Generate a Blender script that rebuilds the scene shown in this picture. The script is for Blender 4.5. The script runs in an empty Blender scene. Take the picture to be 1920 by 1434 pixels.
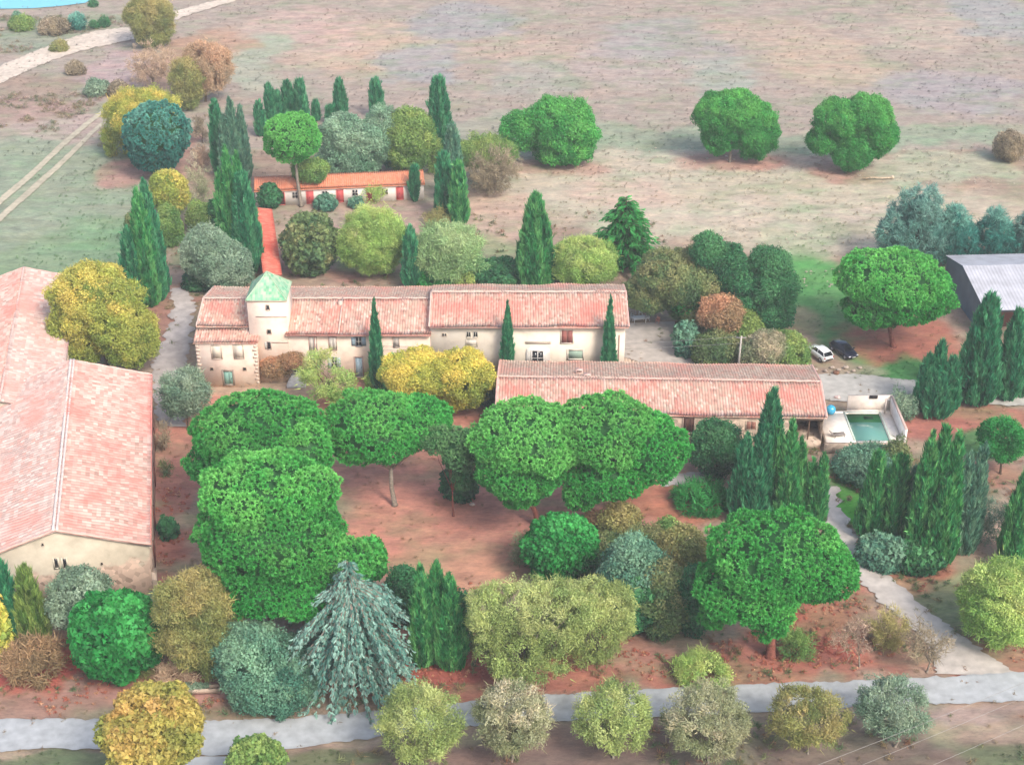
import bpy, math, random
import numpy as np

SC = bpy.context.scene
# ------------------------------------------------------------------ camera, light, exposure
PITCH = math.radians(29.0); F = 2900.0; H = 97.0
cam_d = bpy.data.cameras.new('camera'); cam = bpy.data.objects.new('camera', cam_d)
SC.collection.objects.link(cam); SC.camera = cam
cam.location = (0, 0, H); cam.rotation_euler = (math.pi / 2 - PITCH, 0, 0)
cam_d.sensor_width = 36.0; cam_d.lens = 36.0 * F / 1920.0; cam_d.clip_end = 6000.0; cam_d.clip_start = 1.0

SUN_EL = math.radians(44); SUN_AZ = math.radians(146)      # azimuth clockwise from +Y
world = bpy.data.worlds.new("World"); SC.world = world; world.use_nodes = True
wn = world.node_tree.nodes; wl = world.node_tree.links
sky = wn.new('ShaderNodeTexSky'); sky.sky_type = 'NISHITA'; sky.sun_disc = False
sky.sun_elevation = SUN_EL; sky.sun_rotation = SUN_AZ; sky.dust_density = 4.0; sky.ozone_density = 0.6
bg = wn['Background']; bg.inputs['Strength'].default_value = 0.15
wl.new(sky.outputs[0], bg.inputs['Color'])
sl = bpy.data.lights.new('sun', 'SUN'); sl.energy = 1.5; sl.angle = math.radians(14); sl.color = (1.0, 0.93, 0.84)
sun = bpy.data.objects.new('sun', sl); SC.collection.objects.link(sun)
sun.rotation_euler = (math.pi / 2 - SUN_EL, 0, math.pi - SUN_AZ)
SC.view_settings.view_transform = 'Standard'; SC.view_settings.look = 'None'
SC.view_settings.gamma = 1.0; SC.view_settings.exposure = 0.84
SC.render.engine = 'CYCLES'
SC.cycles.max_bounces = 5; SC.cycles.diffuse_bounces = 3; SC.cycles.transmission_bounces = 3; SC.cycles.transparent_max_bounces = 4

# ------------------------------------------------------------------ photo measurements -> places in the world
def ray(x, y):
    u = (x - 960) / F; v = (717 - y) / F
    return np.array((u, math.cos(PITCH) + v * math.sin(PITCH), -math.sin(PITCH) + v * math.cos(PITCH)))
def G(x, y, z=0.0):
    d = ray(x, y); t = (z - H) / d[2]
    return np.array((d[0] * t, d[1] * t, z))
def onY(x, y, Y):
    d = ray(x, y); t = Y / d[1]
    return np.array((d[0] * t, Y, H + d[2] * t))
def K(P):
    return F / (P[1] * math.cos(PITCH) - (P[2] - H) * math.sin(PITCH))
def dep(P):
    return math.atan2(H - P[2], P[1])
def lin(r, g, b, f=0.8):
    c = []
    for v in (r, g, b):
        v /= 255.0
        c.append(f * (v / 12.92 if v <= 0.04045 else ((v + 0.055) / 1.055) ** 2.4))
    return np.array(c)

# ------------------------------------------------------------------ noise
_rs = np.random.RandomState(5); _T = _rs.rand(256, 256)
def vn(x, y):
    x = np.asarray(x, float); y = np.asarray(y, float)
    xi = np.floor(x).astype(int); yi = np.floor(y).astype(int); fx = x - xi; fy = y - yi
    fx = fx * fx * (3 - 2 * fx); fy = fy * fy * (3 - 2 * fy)
    a = _T[xi % 256, yi % 256]; b = _T[(xi + 1) % 256, yi % 256]; c = _T[xi % 256, (yi + 1) % 256]; d = _T[(xi + 1) % 256, (yi + 1) % 256]
    return a * (1 - fx) * (1 - fy) + b * fx * (1 - fy) + c * (1 - fx) * fy + d * fx * fy
def fbm(x, y, o=4):
    s = 0; a = 0.5
    for i in range(o):
        s = s + a * vn(x * 2 ** i + 17.3 * i, y * 2 ** i + 5.1 * i); a *= 0.5
    return s / (1 - 0.5 ** o)
def n3(p, s):
    return (np.sin(p[:, 0] * 1.7 + s) * np.cos(p[:, 1] * 1.3 + 2.1 * s) + np.sin(p[:, 2] * 1.9 + 1.3 * s + p[:, 0]) * 0.7
            + np.sin(p[:, 1] * 3.1 + p[:, 2] * 2.3 + 0.7 * s) * 0.45) / 2.0

# ------------------------------------------------------------------ mesh helpers
class MB:
    def __init__(s): s.V = []; s.F = []; s.C = []; s.n = 0; s.T = []
    def tris(s, V, Fc, C=None):
        V = np.asarray(V, np.float32).reshape(-1, 3); Fc = np.asarray(Fc, np.int32)
        s.V.append(V); s.T.append(Fc.reshape(-1, 3) + s.n)
        C = np.zeros((len(V), 3)) + 0.5 if C is None else np.broadcast_to(np.asarray(C, float), (len(V), 3))
        s.C.append(C); s.n += len(V)
    def poly(s, V, faces, C=None):
        t = []
        for f in faces:
            for i in range(1, len(f) - 1): t.append((f[0], f[i], f[i + 1]))
        s.tris(V, t, C)
    def box(s, x0, x1, y0, y1, z0, z1, C=None):
        V = [(x0, y0, z0), (x1, y0, z0), (x1, y1, z0), (x0, y1, z0), (x0, y0, z1), (x1, y0, z1), (x1, y1, z1), (x0, y1, z1)]
        s.poly(V, [(0, 3, 2, 1), (4, 5, 6, 7), (0, 1, 5, 4), (1, 2, 6, 5), (2, 3, 7, 6), (3, 0, 4, 7)], C)
    def tube(s, P, R, n=6, C=None):
        P = np.asarray(P, float); m = len(P); V = []
        for i in range(m):
            d = P[min(i + 1, m - 1)] - P[max(i - 1, 0)]; d = d / (np.linalg.norm(d) + 1e-9)
            a = np.cross(d, (0.31, 0.9, 0.2)); a /= np.linalg.norm(a) + 1e-9; b = np.cross(d, a)
            for k in range(n):
                t = 2 * math.pi * k / n
                V.append(P[i] + R[i] * (a * math.cos(t) + b * math.sin(t)))
        f = []
        for i in range(m - 1):
            for k in range(n):
                k2 = (k + 1) % n
                f.append((i * n + k, i * n + k2, (i + 1) * n + k2, (i + 1) * n + k))
        f.append(tuple(range(n))[::-1]); f.append(tuple((m - 1) * n + k for k in range(n)))
        s.poly(V, f, C)
    def build(s, name, mat, parent=None, smooth=False):
        V = np.concatenate(s.V); T = np.concatenate(s.T); C = np.concatenate(s.C)
        me = bpy.data.meshes.new(name); nv = len(V); nt = len(T)
        me.vertices.add(nv); me.vertices.foreach_set('co', V.astype(np.float32).ravel())
        me.loops.add(nt * 3); me.loops.foreach_set('vertex_index', T.astype(np.int32).ravel())
        me.polygons.add(nt); me.polygons.foreach_set('loop_start', np.arange(0, nt * 3, 3, dtype=np.int32))
        me.update(calc_edges=True)
        at = me.color_attributes.new('Col', 'FLOAT_COLOR', 'POINT')
        at.data.foreach_set('color', np.concatenate([C, np.ones((nv, 1))], 1).astype(np.float32).ravel())
        if smooth: me.polygons.foreach_set('use_smooth', [True] * nt)
        me.materials.append(mat)
        o = bpy.data.objects.new(name, me); SC.collection.objects.link(o)
        if parent: o.parent = parent
        return o

def tag(o, label=None, cat=None, group=None, kind=None):
    if label: o['label'] = label
    if cat: o['category'] = cat
    if group: o['group'] = group
    if kind: o['kind'] = kind
    return o
def empty(name, loc, rz=0.0, label=None, cat=None, group=None):
    o = bpy.data.objects.new(name, None); SC.collection.objects.link(o)
    o.location = tuple(float(v) for v in loc); o.rotation_euler = (0, 0, rz); o.empty_display_size = 0.3
    return tag(o, label, cat, group)

# ------------------------------------------------------------------ materials
def mat(name):
    m = bpy.data.materials.new(name); m.use_nodes = True
    return m, m.node_tree.nodes, m.node_tree.links, m.node_tree.nodes['Principled BSDF']
def N(nodes, t, **kw):
    n = nodes.new(t)
    for k, v in kw.items():
        if k.startswith('i_'): n.inputs[k[2:]].default_value = v
        else: setattr(n, k, v)
    return n
def ramp(nodes, stops):
    r = nodes.new('ShaderNodeValToRGB'); e = r.color_ramp.elements
    while len(e) < len(stops): e.new(0.5)
    for el, (p, c) in zip(e, stops): el.position = p; el.color = (c[0], c[1], c[2], 1)
    return r
def mixc(nodes, links, a, b, f, mode='MIX'):
    n = nodes.new('ShaderNodeMix'); n.data_type = 'RGBA'; n.blend_type = mode
    for sock, val in ((n.inputs['Factor'], f), (n.inputs['A'], a), (n.inputs['B'], b)):
        if hasattr(val, 'is_output'): links.new(val, sock)
        elif isinstance(val, (int, float)): sock.default_value = val
        else: sock.default_value = (val[0], val[1], val[2], 1)
    return n.outputs['Result']

def leaf_material():
    m, n, l, p = mat('foliage')
    a = N(n, 'ShaderNodeAttribute', attribute_name='Col')
    l.new(a.outputs['Color'], p.inputs['Base Color']); p.inputs['Roughness'].default_value = 0.6
    p.inputs['Specular IOR Level'].default_value = 0.25
    t = n.new('ShaderNodeBsdfTranslucent'); l.new(a.outputs['Color'], t.inputs['Color'])
    mx = n.new('ShaderNodeMixShader'); mx.inputs[0].default_value = 0.28
    l.new(p.outputs[0], mx.inputs[1]); l.new(t.outputs[0], mx.inputs[2]); l.new(mx.outputs[0], n['Material Output'].inputs[0])
    return m
LEAF = leaf_material()
def attr_material(name, rough=0.85, scale=3.0, lo=0.75, hi=1.2, bump=0.3, spec=0.3, metal=0.0):
    m, n, l, p = mat(name)
    a = N(n, 'ShaderNodeAttribute', attribute_name='Col')
    tc = n.new('ShaderNodeTexCoord'); nz = N(n, 'ShaderNodeTexNoise', i_Scale=scale, i_Detail=6.0)
    l.new(tc.outputs['Object'], nz.inputs['Vector'])
    r = ramp(n, [(0.3, (lo,) * 3), (0.7, (hi,) * 3)]); l.new(nz.outputs['Fac'], r.inputs[0])
    l.new(mixc(n, l, a.outputs['Color'], r.outputs[0], 1.0, 'MULTIPLY'), p.inputs['Base Color'])
    b = N(n, 'ShaderNodeBump', i_Strength=bump, i_Distance=0.05); l.new(nz.outputs['Fac'], b.inputs['Height']); l.new(b.outputs[0], p.inputs['Normal'])
    p.inputs['Roughness'].default_value = rough; p.inputs['Specular IOR Level'].default_value = spec; p.inputs['Metallic'].default_value = metal
    return m
BARK = attr_material('bark', 0.9, 4.0, 0.6, 1.3, 0.8, 0.1)
PAINT = attr_material('paint', 0.6, 1.5, 0.85, 1.1, 0.1)
METAL = attr_material('metal_sheet', 0.45, 0.6, 0.8, 1.12, 0.05, 0.5, 0.0)
WOOD = attr_material('wood', 0.8, 6.0, 0.7, 1.2, 0.3, 0.2)

def ground_material():
    m, n, l, p = mat('ground')
    a = N(n, 'ShaderNodeAttribute', attribute_name='Col')
    tc = n.new('ShaderNodeTexCoord')
    mp = N(n, 'ShaderNodeMapping'); mp.inputs['Scale'].default_value = (0.55, 1.25, 1.0)
    l.new(tc.outputs['Object'], mp.inputs['Vector'])
    n1 = N(n, 'ShaderNodeTexNoise', i_Scale=0.45, i_Detail=9.0, i_Roughness=0.72)
    n2 = N(n, 'ShaderNodeTexNoise', i_Scale=2.6, i_Detail=6.0, i_Roughness=0.8)
    n3_ = N(n, 'ShaderNodeTexNoise', i_Scale=0.16, i_Detail=8.0, i_Roughness=0.65)
    for q in (n1, n2, n3_): l.new(mp.outputs[0], q.inputs['Vector'])
    r1 = ramp(n, [(0.3, (0.72, 0.72, 0.74)), (0.5, (1, 1, 1)), (0.72, (1.28, 1.25, 1.18))]); l.new(n1.outputs['Fac'], r1.inputs[0])
    r2 = ramp(n, [(0.3, (0.7, 0.7, 0.7)), (0.5, (1, 1, 1)), (0.7, (1.28, 1.26, 1.22))]); l.new(n2.outputs['Fac'], r2.inputs[0])
    r3 = ramp(n, [(0.35, (0.9, 1.06, 0.95)), (0.5, (1, 1, 1)), (0.65, (1.06, 0.99, 0.96))]); l.new(n3_.outputs['Fac'], r3.inputs[0])
    c = mixc(n, l, a.outputs['Color'], r1.outputs[0], 1.0, 'MULTIPLY')
    c = mixc(n, l, c, r2.outputs[0], 0.75, 'MULTIPLY')
    c = mixc(n, l, c, r3.outputs[0], 0.9, 'MULTIPLY')
    l.new(c, p.inputs['Base Color']); p.inputs['Roughness'].default_value = 0.95; p.inputs['Specular IOR Level'].default_value = 0.05
    b = N(n, 'ShaderNodeBump', i_Strength=0.7, i_Distance=0.12); l.new(n2.outputs['Fac'], b.inputs['Height']); l.new(b.outputs[0], p.inputs['Normal'])
    return m
GROUND = ground_material()
ROAD = attr_material('gravel', 0.9, 0.9, 0.8, 1.12, 0.3, 0.1)

def tile_material(name, cols, patch, pale, seed=0.0, vlen=0.46, per=0.34):
    m, n, l, p = mat(name)
    uv = N(n, 'ShaderNodeUVMap', uv_map='UV'); sp = n.new('ShaderNodeSeparateXYZ'); l.new(uv.outputs[0], sp.inputs[0])
    def fl(sock, d):
        a = N(n, 'ShaderNodeMath', operation='DIVIDE'); l.new(sock, a.inputs[0]); a.inputs[1].default_value = d
        b = N(n, 'ShaderNodeMath', operation='FLOOR'); l.new(a.outputs[0], b.inputs[0]); return b.outputs[0]
    cb = n.new('ShaderNodeCombineXYZ'); l.new(fl(sp.outputs[0], per), cb.inputs[0]); l.new(fl(sp.outputs[1], vlen), cb.inputs[1]); cb.inputs[2].default_value = seed
    wh = N(n, 'ShaderNodeTexWhiteNoise', noise_dimensions='3D'); l.new(cb.outputs[0], wh.inputs['Vector'])
    r = ramp(n, [(i / (len(cols) - 1), c) for i, c in enumerate(cols)]); l.new(wh.outputs['Value'], r.inputs[0])
    nz = N(n, 'ShaderNodeTexNoise', i_Scale=0.22, i_Detail=5.0); 
    off = N(n, 'ShaderNodeMapping'); off.inputs['Location'].default_value = (seed * 7.1, seed * 3.3, 0); l.new(uv.outputs[0], off.inputs[0]); l.new(off.outputs[0], nz.inputs['Vector'])
    r1 = ramp(n, [(0.48, (0, 0, 0)), (0.66, (1, 1, 1))]); l.new(nz.outputs['Fac'], r1.inputs[0])
    of2 = N(n, 'ShaderNodeMapping'); of2.inputs['Scale'].default_value = (1.5, 0.5, 1); l.new(off.outputs[0], of2.inputs[0]); nz2 = N(n, 'ShaderNodeTexNoise', i_Scale=1.0, i_Detail=8.0, i_Roughness=0.75); l.new(of2.outputs[0], nz2.inputs['Vector'])
    r2 = ramp(n, [(0.46, (0, 0, 0)), (0.66, (1, 1, 1))]); l.new(nz2.outputs['Fac'], r2.inputs[0])
    f1 = N(n, 'ShaderNodeMath', operation='MULTIPLY'); l.new(r1.outputs[0], f1.inputs[0]); f1.inputs[1].default_value = 0.85
    f2 = N(n, 'ShaderNodeMath', operation='MULTIPLY'); l.new(r2.outputs[0], f2.inputs[0]); f2.inputs[1].default_value = 0.7
    c = mixc(n, l, r.outputs[0], patch, f1.outputs[0]); c = mixc(n, l, c, pale, f2.outputs[0])
    l.new(c, p.inputs['Base Color']); p.inputs['Roughness'].default_value = 0.85; p.inputs['Specular IOR Level'].default_value = 0.15
    return m
PK = [lin(176, 132, 118), lin(214, 168, 152), lin(238, 210, 194), lin(205, 140, 124), lin(205, 182, 162), lin(230, 176, 158), lin(190, 166, 146)]
TILE = tile_material('clay_tiles', PK, lin(226, 138, 124), lin(208, 188, 168), 1.0)
TILE_BACK = tile_material('weathered_clay_tiles', [lin(186, 154, 138), lin(204, 178, 160), lin(216, 194, 176), lin(178, 150, 136), lin(220, 170, 152)], lin(222, 160, 144), lin(196, 180, 162), 6.0)
TILE_GREY = tile_material('mottled_clay_tiles', [lin(190, 160, 150), lin(214, 186, 176), lin(232, 210, 200), lin(196, 168, 160), lin(222, 170, 156)], lin(222, 160, 148), lin(206, 192, 184), 7.0, per=.52)
TILE_BARN = tile_material('old_clay_tiles', [lin(180, 144, 132), lin(216, 174, 160), lin(236, 206, 194), lin(206, 150, 138), lin(212, 184, 172)], lin(226, 142, 130), lin(208, 190, 178), 2.0, per=.52)
TILE_ORANGE = tile_material('new_clay_tiles', [lin(232, 142, 104), lin(238, 158, 122), lin(225, 136, 104), lin(240, 166, 134)], lin(238, 146, 112), lin(230, 168, 138), 3.0)
TILE_RED = tile_material('red_clay_tiles', [lin(215, 100, 82), lin(228, 125, 105), lin(205, 92, 78), lin(232, 145, 125)], lin(215, 95, 80), lin(220, 150, 130), 4.0)
TILE_GREEN = tile_material('green_glazed_tiles', [lin(120, 190, 150), lin(150, 205, 170), lin(190, 210, 180), lin(105, 180, 140)], lin(90, 185, 135), lin(205, 212, 190), 5.0)

def plaster_material(name, c1, c2, stone=None, stone_top=0.0):
    """plaster with blotches; below stone_top (m) the plaster has fallen and rubble stone shows"""
    m, n, l, p = mat(name)
    tc = n.new('ShaderNodeTexCoord')
    nz = N(n, 'ShaderNodeTexNoise', i_Scale=0.5, i_Detail=8.0, i_Roughness=0.65); l.new(tc.outputs['Object'], nz.inputs['Vector'])
    r = ramp(n, [(0.3, c1 * .8), (0.45, c1), (0.65, c2)]); l.new(nz.outputs['Fac'], r.inputs[0]); c = r.outputs[0]
    b = N(n, 'ShaderNodeBump', i_Strength=0.3, i_Distance=0.05)
    l.new(nz.outputs['Fac'], b.inputs['Height'])
    if stone is not None:
        vo = N(n, 'ShaderNodeTexVoronoi', i_Scale=1.9); l.new(tc.outputs['Object'], vo.inputs['Vector'])
        sr = ramp(n, [(0.0, stone * 1.3), (0.55, stone * 1.02), (0.85, stone * 0.8), (1.0, stone * 0.55)])
        sv = n.new('ShaderNodeSeparateXYZ'); l.new(vo.outputs['Color'], sv.inputs[0]); l.new(sv.outputs[0], sr.inputs[0])
        sx = n.new('ShaderNodeSeparateXYZ'); l.new(tc.outputs['Object'], sx.inputs[0])
        a = N(n, 'ShaderNodeMath', operation='MULTIPLY_ADD'); l.new(nz.outputs['Fac'], a.inputs[0]); a.inputs[1].default_value = 4.0; l.new(sx.outputs[2], a.inputs[2])
        g = N(n, 'ShaderNodeMapRange'); g.inputs['From Min'].default_value = stone_top + 2.0 - 0.3; g.inputs['From Max'].default_value = stone_top + 2.0 + 0.3
        l.new(a.outputs[0], g.inputs['Value'])
        c = mixc(n, l, sr.outputs[0], c, g.outputs[0])
    l.new(c, p.inputs['Base Color']); l.new(b.outputs[0], p.inputs['Normal']); p.inputs['Roughness'].default_value = 0.9; p.inputs['Specular IOR Level'].default_value = 0.1
    return m
W_PINK = plaster_material('pink_plaster', lin(230, 208, 192, .9), lin(238, 222, 206, .9), lin(226, 200, 178, .9), 0.6)
W_CREAM = plaster_material('cream_plaster', lin(234, 222, 204, .9), lin(242, 232, 216, .9), lin(222, 200, 182, .9), 1.6)
W_BARN = plaster_material('barn_plaster', lin(200, 190, 170), lin(216, 206, 186), lin(214, 188, 170), 4.8)
W_WHITE = plaster_material('white_plaster', lin(238, 230, 222), lin(248, 242, 236))
W_STONE = plaster_material('rubble_stone', lin(196, 180, 160), lin(214, 200, 182), lin(196, 176, 158), 9.0)
W_RED = plaster_material('red_plaster', lin(186, 98, 84), lin(206, 122, 106))

def glass(name, c, rough=0.08):
    m, n, l, p = mat(name); p.inputs['Base Color'].default_value = (*c, 1); p.inputs['Roughness'].default_value = rough
    nz = N(n, 'ShaderNodeTexNoise', i_Scale=2.0); b = N(n, 'ShaderNodeBump', i_Strength=0.04); l.new(nz.outputs['Fac'], b.inputs['Height']); l.new(b.outputs[0], p.inputs['Normal'])
    return m
PANE = glass('window_glass', (0.015, 0.017, 0.02)); CARGLASS = glass('car_glass', (0.01, 0.012, 0.015), 0.05)
POOLWATER = glass('pool_water', lin(105, 160, 150, 0.8), 0.06); LAKE = glass('lake_water', lin(120, 205, 222, 0.9), 0.25)

# ------------------------------------------------------------------ ground colours (what grows or lies there)
PX = []     # x, y, rx, ry in photo pixels -> converted to metres; colour; strength
def zone(x, y, rx, ry, c, s=1.0):
    P = G(x, y); k = K(P); PX.append((P[0], P[1], rx / k, ry / (k * math.sin(dep(P))), np.array(c), s))
mauve = lin(172, 159, 148); tan = lin(198, 174, 154); bluish = lin(160, 162, 166); pale = lin(205, 190, 172)
grn = lin(152, 163, 142); red = lin(200, 142, 126); redlit = lin(176, 128, 108); grass = lin(96, 160, 92); brown = lin(142, 126, 114)
zone(1100, 60, 900, 150, lin(173, 159, 148)); zone(1250, 330, 500, 90, lin(196, 186, 168)); zone(1500, 400, 500, 70, lin(194, 184, 164))
zone(700, 90, 160, 50, tan, .8); zone(880, 40, 110, 40, bluish, .6); zone(980, 90, 130, 30, lin(196, 172, 156), .5); zone(780, 120, 90, 40, bluish, .7)
zone(1180, 120, 120, 50, lin(182, 168, 162), .6); zone(1260, 70, 140, 40, bluish, .4); zone(1540, 115, 110, 45, lin(198, 176, 152), .5); zone(1430, 60, 120, 30, tan, .4)
zone(1750, 60, 140, 40, lin(192, 176, 160), .5); zone(1870, 30, 90, 50, lin(160, 165, 166), .7); zone(1770, 170, 160, 45, lin(166, 160, 162), .8); zone(1350, 140, 80, 40, lin(168, 172, 162), .8)
zone(560, 60, 120, 50, lin(196, 170, 160), .8); zone(480, 110, 60, 60, lin(170, 176, 158), .8); zone(1000, 150, 80, 40, lin(168, 168, 158), .6)
zone(1400, 262, 620, 26, lin(152, 164, 142), .9); zone(900, 250, 200, 30, lin(160, 165, 148), .7); zone(1500, 300, 200, 22, lin(186, 160, 144), .6)
zone(1380, 305, 100, 18, lin(186, 138, 126), .7); zone(1610, 318, 100, 22, lin(184, 136, 124), .7); zone(1050, 312, 100, 16, lin(188, 150, 138), .7)
zone(1780, 320, 160, 30, lin(178, 184, 160), .7); zone(1500, 440, 60, 80, lin(165, 178, 145), .5); zone(1150, 360, 100, 40, lin(205, 180, 165), .7); zone(930, 400, 80, 50, lin(198, 172, 156), .8)
zone(1560, 560, 90, 110, grass, .95); zone(1500, 600, 60, 30, lin(176, 160, 130), .8); zone(1700, 640, 130, 45, lin(178, 116, 100), .95); zone(1690, 695, 120, 28, lin(88, 150, 88), 1)
zone(1600, 690, 60, 18, lin(170, 160, 140), .7); zone(1750, 780, 150, 34, lin(176, 116, 104), .95); zone(1860, 790, 120, 30, lin(176, 116, 104), .95)
zone(1830, 840, 110, 34, lin(84, 130, 80), .95); zone(1820, 900, 110, 30, lin(168, 124, 108), .9); zone(1750, 950, 120, 60, lin(118, 124, 98), .8); zone(1580, 930, 60, 70, lin(96, 176, 72), 1)
zone(1500, 400, 400, 30, lin(206, 190, 176), .4)
# left field
zone(120, 330, 220, 170, grn); zone(60, 500, 140, 60, lin(140, 162, 132)); zone(200, 450, 120, 60, lin(136, 164, 130)); zone(110, 240, 120, 25, lin(190, 165, 160), .8)
zone(60, 200, 130, 25, lin(178, 150, 140), .8); zone(90, 160, 130, 22, lin(162, 144, 130), .9); zone(210, 130, 70, 50, lin(186, 164, 164), .8); zone(60, 70, 120, 30, lin(150, 158, 140), .9); zone(150, 40, 100, 14, lin(150, 160, 135), .9)
zone(40, 120, 60, 14, lin(176, 166, 158), .8); zone(220, 320, 60, 30, lin(190, 150, 140), .9); zone(340, 290, 40, 60, lin(188, 148, 136), .9); zone(380, 100, 90, 50, lin(186, 150, 126), .7)
zone(330, 130, 70, 40, lin(184, 150, 130), .7)
# compound
zone(640, 440, 230, 80, lin(186, 158, 146)); zone(620, 400, 180, 22, lin(176, 154, 142), .9); zone(690, 505, 90, 22, lin(188, 142, 130), .9); zone(850, 480, 120, 50, lin(164, 168, 132), .8); zone(680, 480, 60, 25, lin(130, 160, 110), .7)
zone(400, 460, 60, 60, lin(126, 140, 106), .8); zone(310, 600, 70, 80, lin(168, 126, 112), .95); zone(330, 900, 70, 240, lin(172, 122, 112), 1); zone(450, 735, 170, 22, lin(178, 152, 128), 1)
zone(700, 800, 560, 90, red, 1); zone(820, 960, 260, 120, red, 1); zone(1080, 930, 260, 120, red, 1); zone(800, 920, 110, 40, lin(206, 146, 130), 1); zone(860, 1060, 130, 50, lin(202, 154, 130), .9); zone(1250, 950, 120, 50, lin(186, 122, 100), .9)
zone(1130, 720, 400, 60, lin(176, 140, 126), .8); zone(1500, 1110, 130, 70, lin(174, 112, 96), 1)
# foreground belt
zone(960, 1250, 1100, 62, lin(176, 118, 104), 1); zone(100, 1230, 160, 50, lin(196, 100, 92), .9); zone(250, 1310, 260, 26, lin(186, 144, 134), .9); zone(60, 1320, 180, 26, lin(164, 134, 120), .8)
zone(820, 1240, 120, 34, lin(184, 104, 94), .9); zone(1200, 1230, 90, 34, lin(188, 142, 128), .8); zone(1330, 1250, 120, 24, lin(150, 130, 104), .8); zone(1560, 1190, 110, 56, lin(184, 106, 92), .9)
zone(1690, 1210, 90, 60, lin(170, 140, 122), .8); zone(1800, 1120, 130, 60, lin(138, 146, 110), .9); zone(1700, 1100, 50, 20, lin(186, 150, 120), .8); zone(1860, 1220, 90, 34, lin(168, 132, 112), .9); zone(1700, 1060, 100, 30, lin(178, 118, 98), .9); zone(460, 1330, 160, 12, lin(150, 134, 110), .8)
zone(960, 1440, 1200, 72, lin(126, 112, 104), 1); zone(120, 1425, 160, 22, lin(110, 120, 92), .9); zone(640, 1415, 120, 20, lin(110, 118, 88), .9); zone(1000, 1415, 260, 40, lin(132, 112, 106), .9); zone(1750, 1340, 200, 16, lin(170, 152, 146), .8)
zone(1880, 1420, 80, 30, lin(100, 112, 84), .8); zone(1500, 1400, 130, 30, lin(140, 120, 112), .8)

zone(440, 728, 170, 26, lin(186, 162, 140), 1); zone(960, 700, 300, 20, lin(190, 166, 148), .9)
def gcol(X, Y):
    X = np.asarray(X, float); Y = np.asarray(Y, float)
    wx = (fbm(X / 9, Y / 9, 4) - 0.5) * 14; wy = (fbm(X / 9 + 40, Y / 9 + 12, 4) - 0.5) * 14
    wx += (fbm(X / 2.2, Y / 2.2, 3) - .5) * 4; wy += (fbm(X / 2.2 + 9, Y / 2.2 + 3, 3) - .5) * 4
    c = np.zeros(X.shape + (3,)) + np.where((Y > 260)[..., None], mauve, lin(168, 148, 132))
    for (x0, y0, rx, ry, col, s) in PX:
        sc = min(1.0, (rx + ry) / 24)
        d = np.sqrt(((X + wx * sc - x0) / rx) ** 2 + ((Y + wy * sc - y0) / ry) ** 2)
        a = np.clip((1.15 - d) / 0.45, 0, 1); a = a * a * (3 - 2 * a) * s
        c = c * (1 - a[..., None]) + col * a[..., None]
    g = fbm(X / 1.4, Y / 1.4, 4); c = c * (0.82 + 0.36 * g)[..., None]
    t = fbm(X / 5 + 77, Y / 3.0 + 3, 4)
    a = np.clip((t - 0.56) * 6, 0, 1)[..., None] * 0.35; c = c * (1 - a) + lin(130, 150, 112) * a
    return c

def ground_z(X, Y):      # a low bank behind the paddock
    return 0.0 * X

def axis(a, b, st, far):
    return np.concatenate([[-far], np.array([-far / 3, -far / 9]), np.arange(a, b, st), [far / 9 if far / 9 > b else b + 40, far / 3 + b, far + b]])
xs = np.concatenate([[-4000, -1200, -500, -250], np.arange(-135, 135.1, 0.6), [250, 500, 1200, 4000]])
ys = np.concatenate([[-2000, -600, -150, 20, 70], np.arange(92, 250, 0.5), np.arange(250, 420, 1.0), [440, 480, 560, 900, 2000, 6000]])
gx, gy = np.meshgrid(xs, ys)
gb = MB(); nx = len(xs); ny = len(ys)
ii = (np.arange(ny - 1)[:, None] * nx + np.arange(nx - 1)[None]).ravel()
T = np.concatenate([np.stack([ii, ii + 1, ii + nx + 1], 1), np.stack([ii, ii + nx + 1, ii + nx], 1)])
rough = (fbm(gx / 1.3, gy / 1.3, 3) - 0.5) * 0.22 - 0.12
gb.tris(np.stack([gx.ravel(), gy.ravel(), rough.ravel()], 1), T, gcol(gx, gy).reshape(-1, 3))
tag(gb.build('ground', GROUND, smooth=True), kind='structure')

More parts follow.
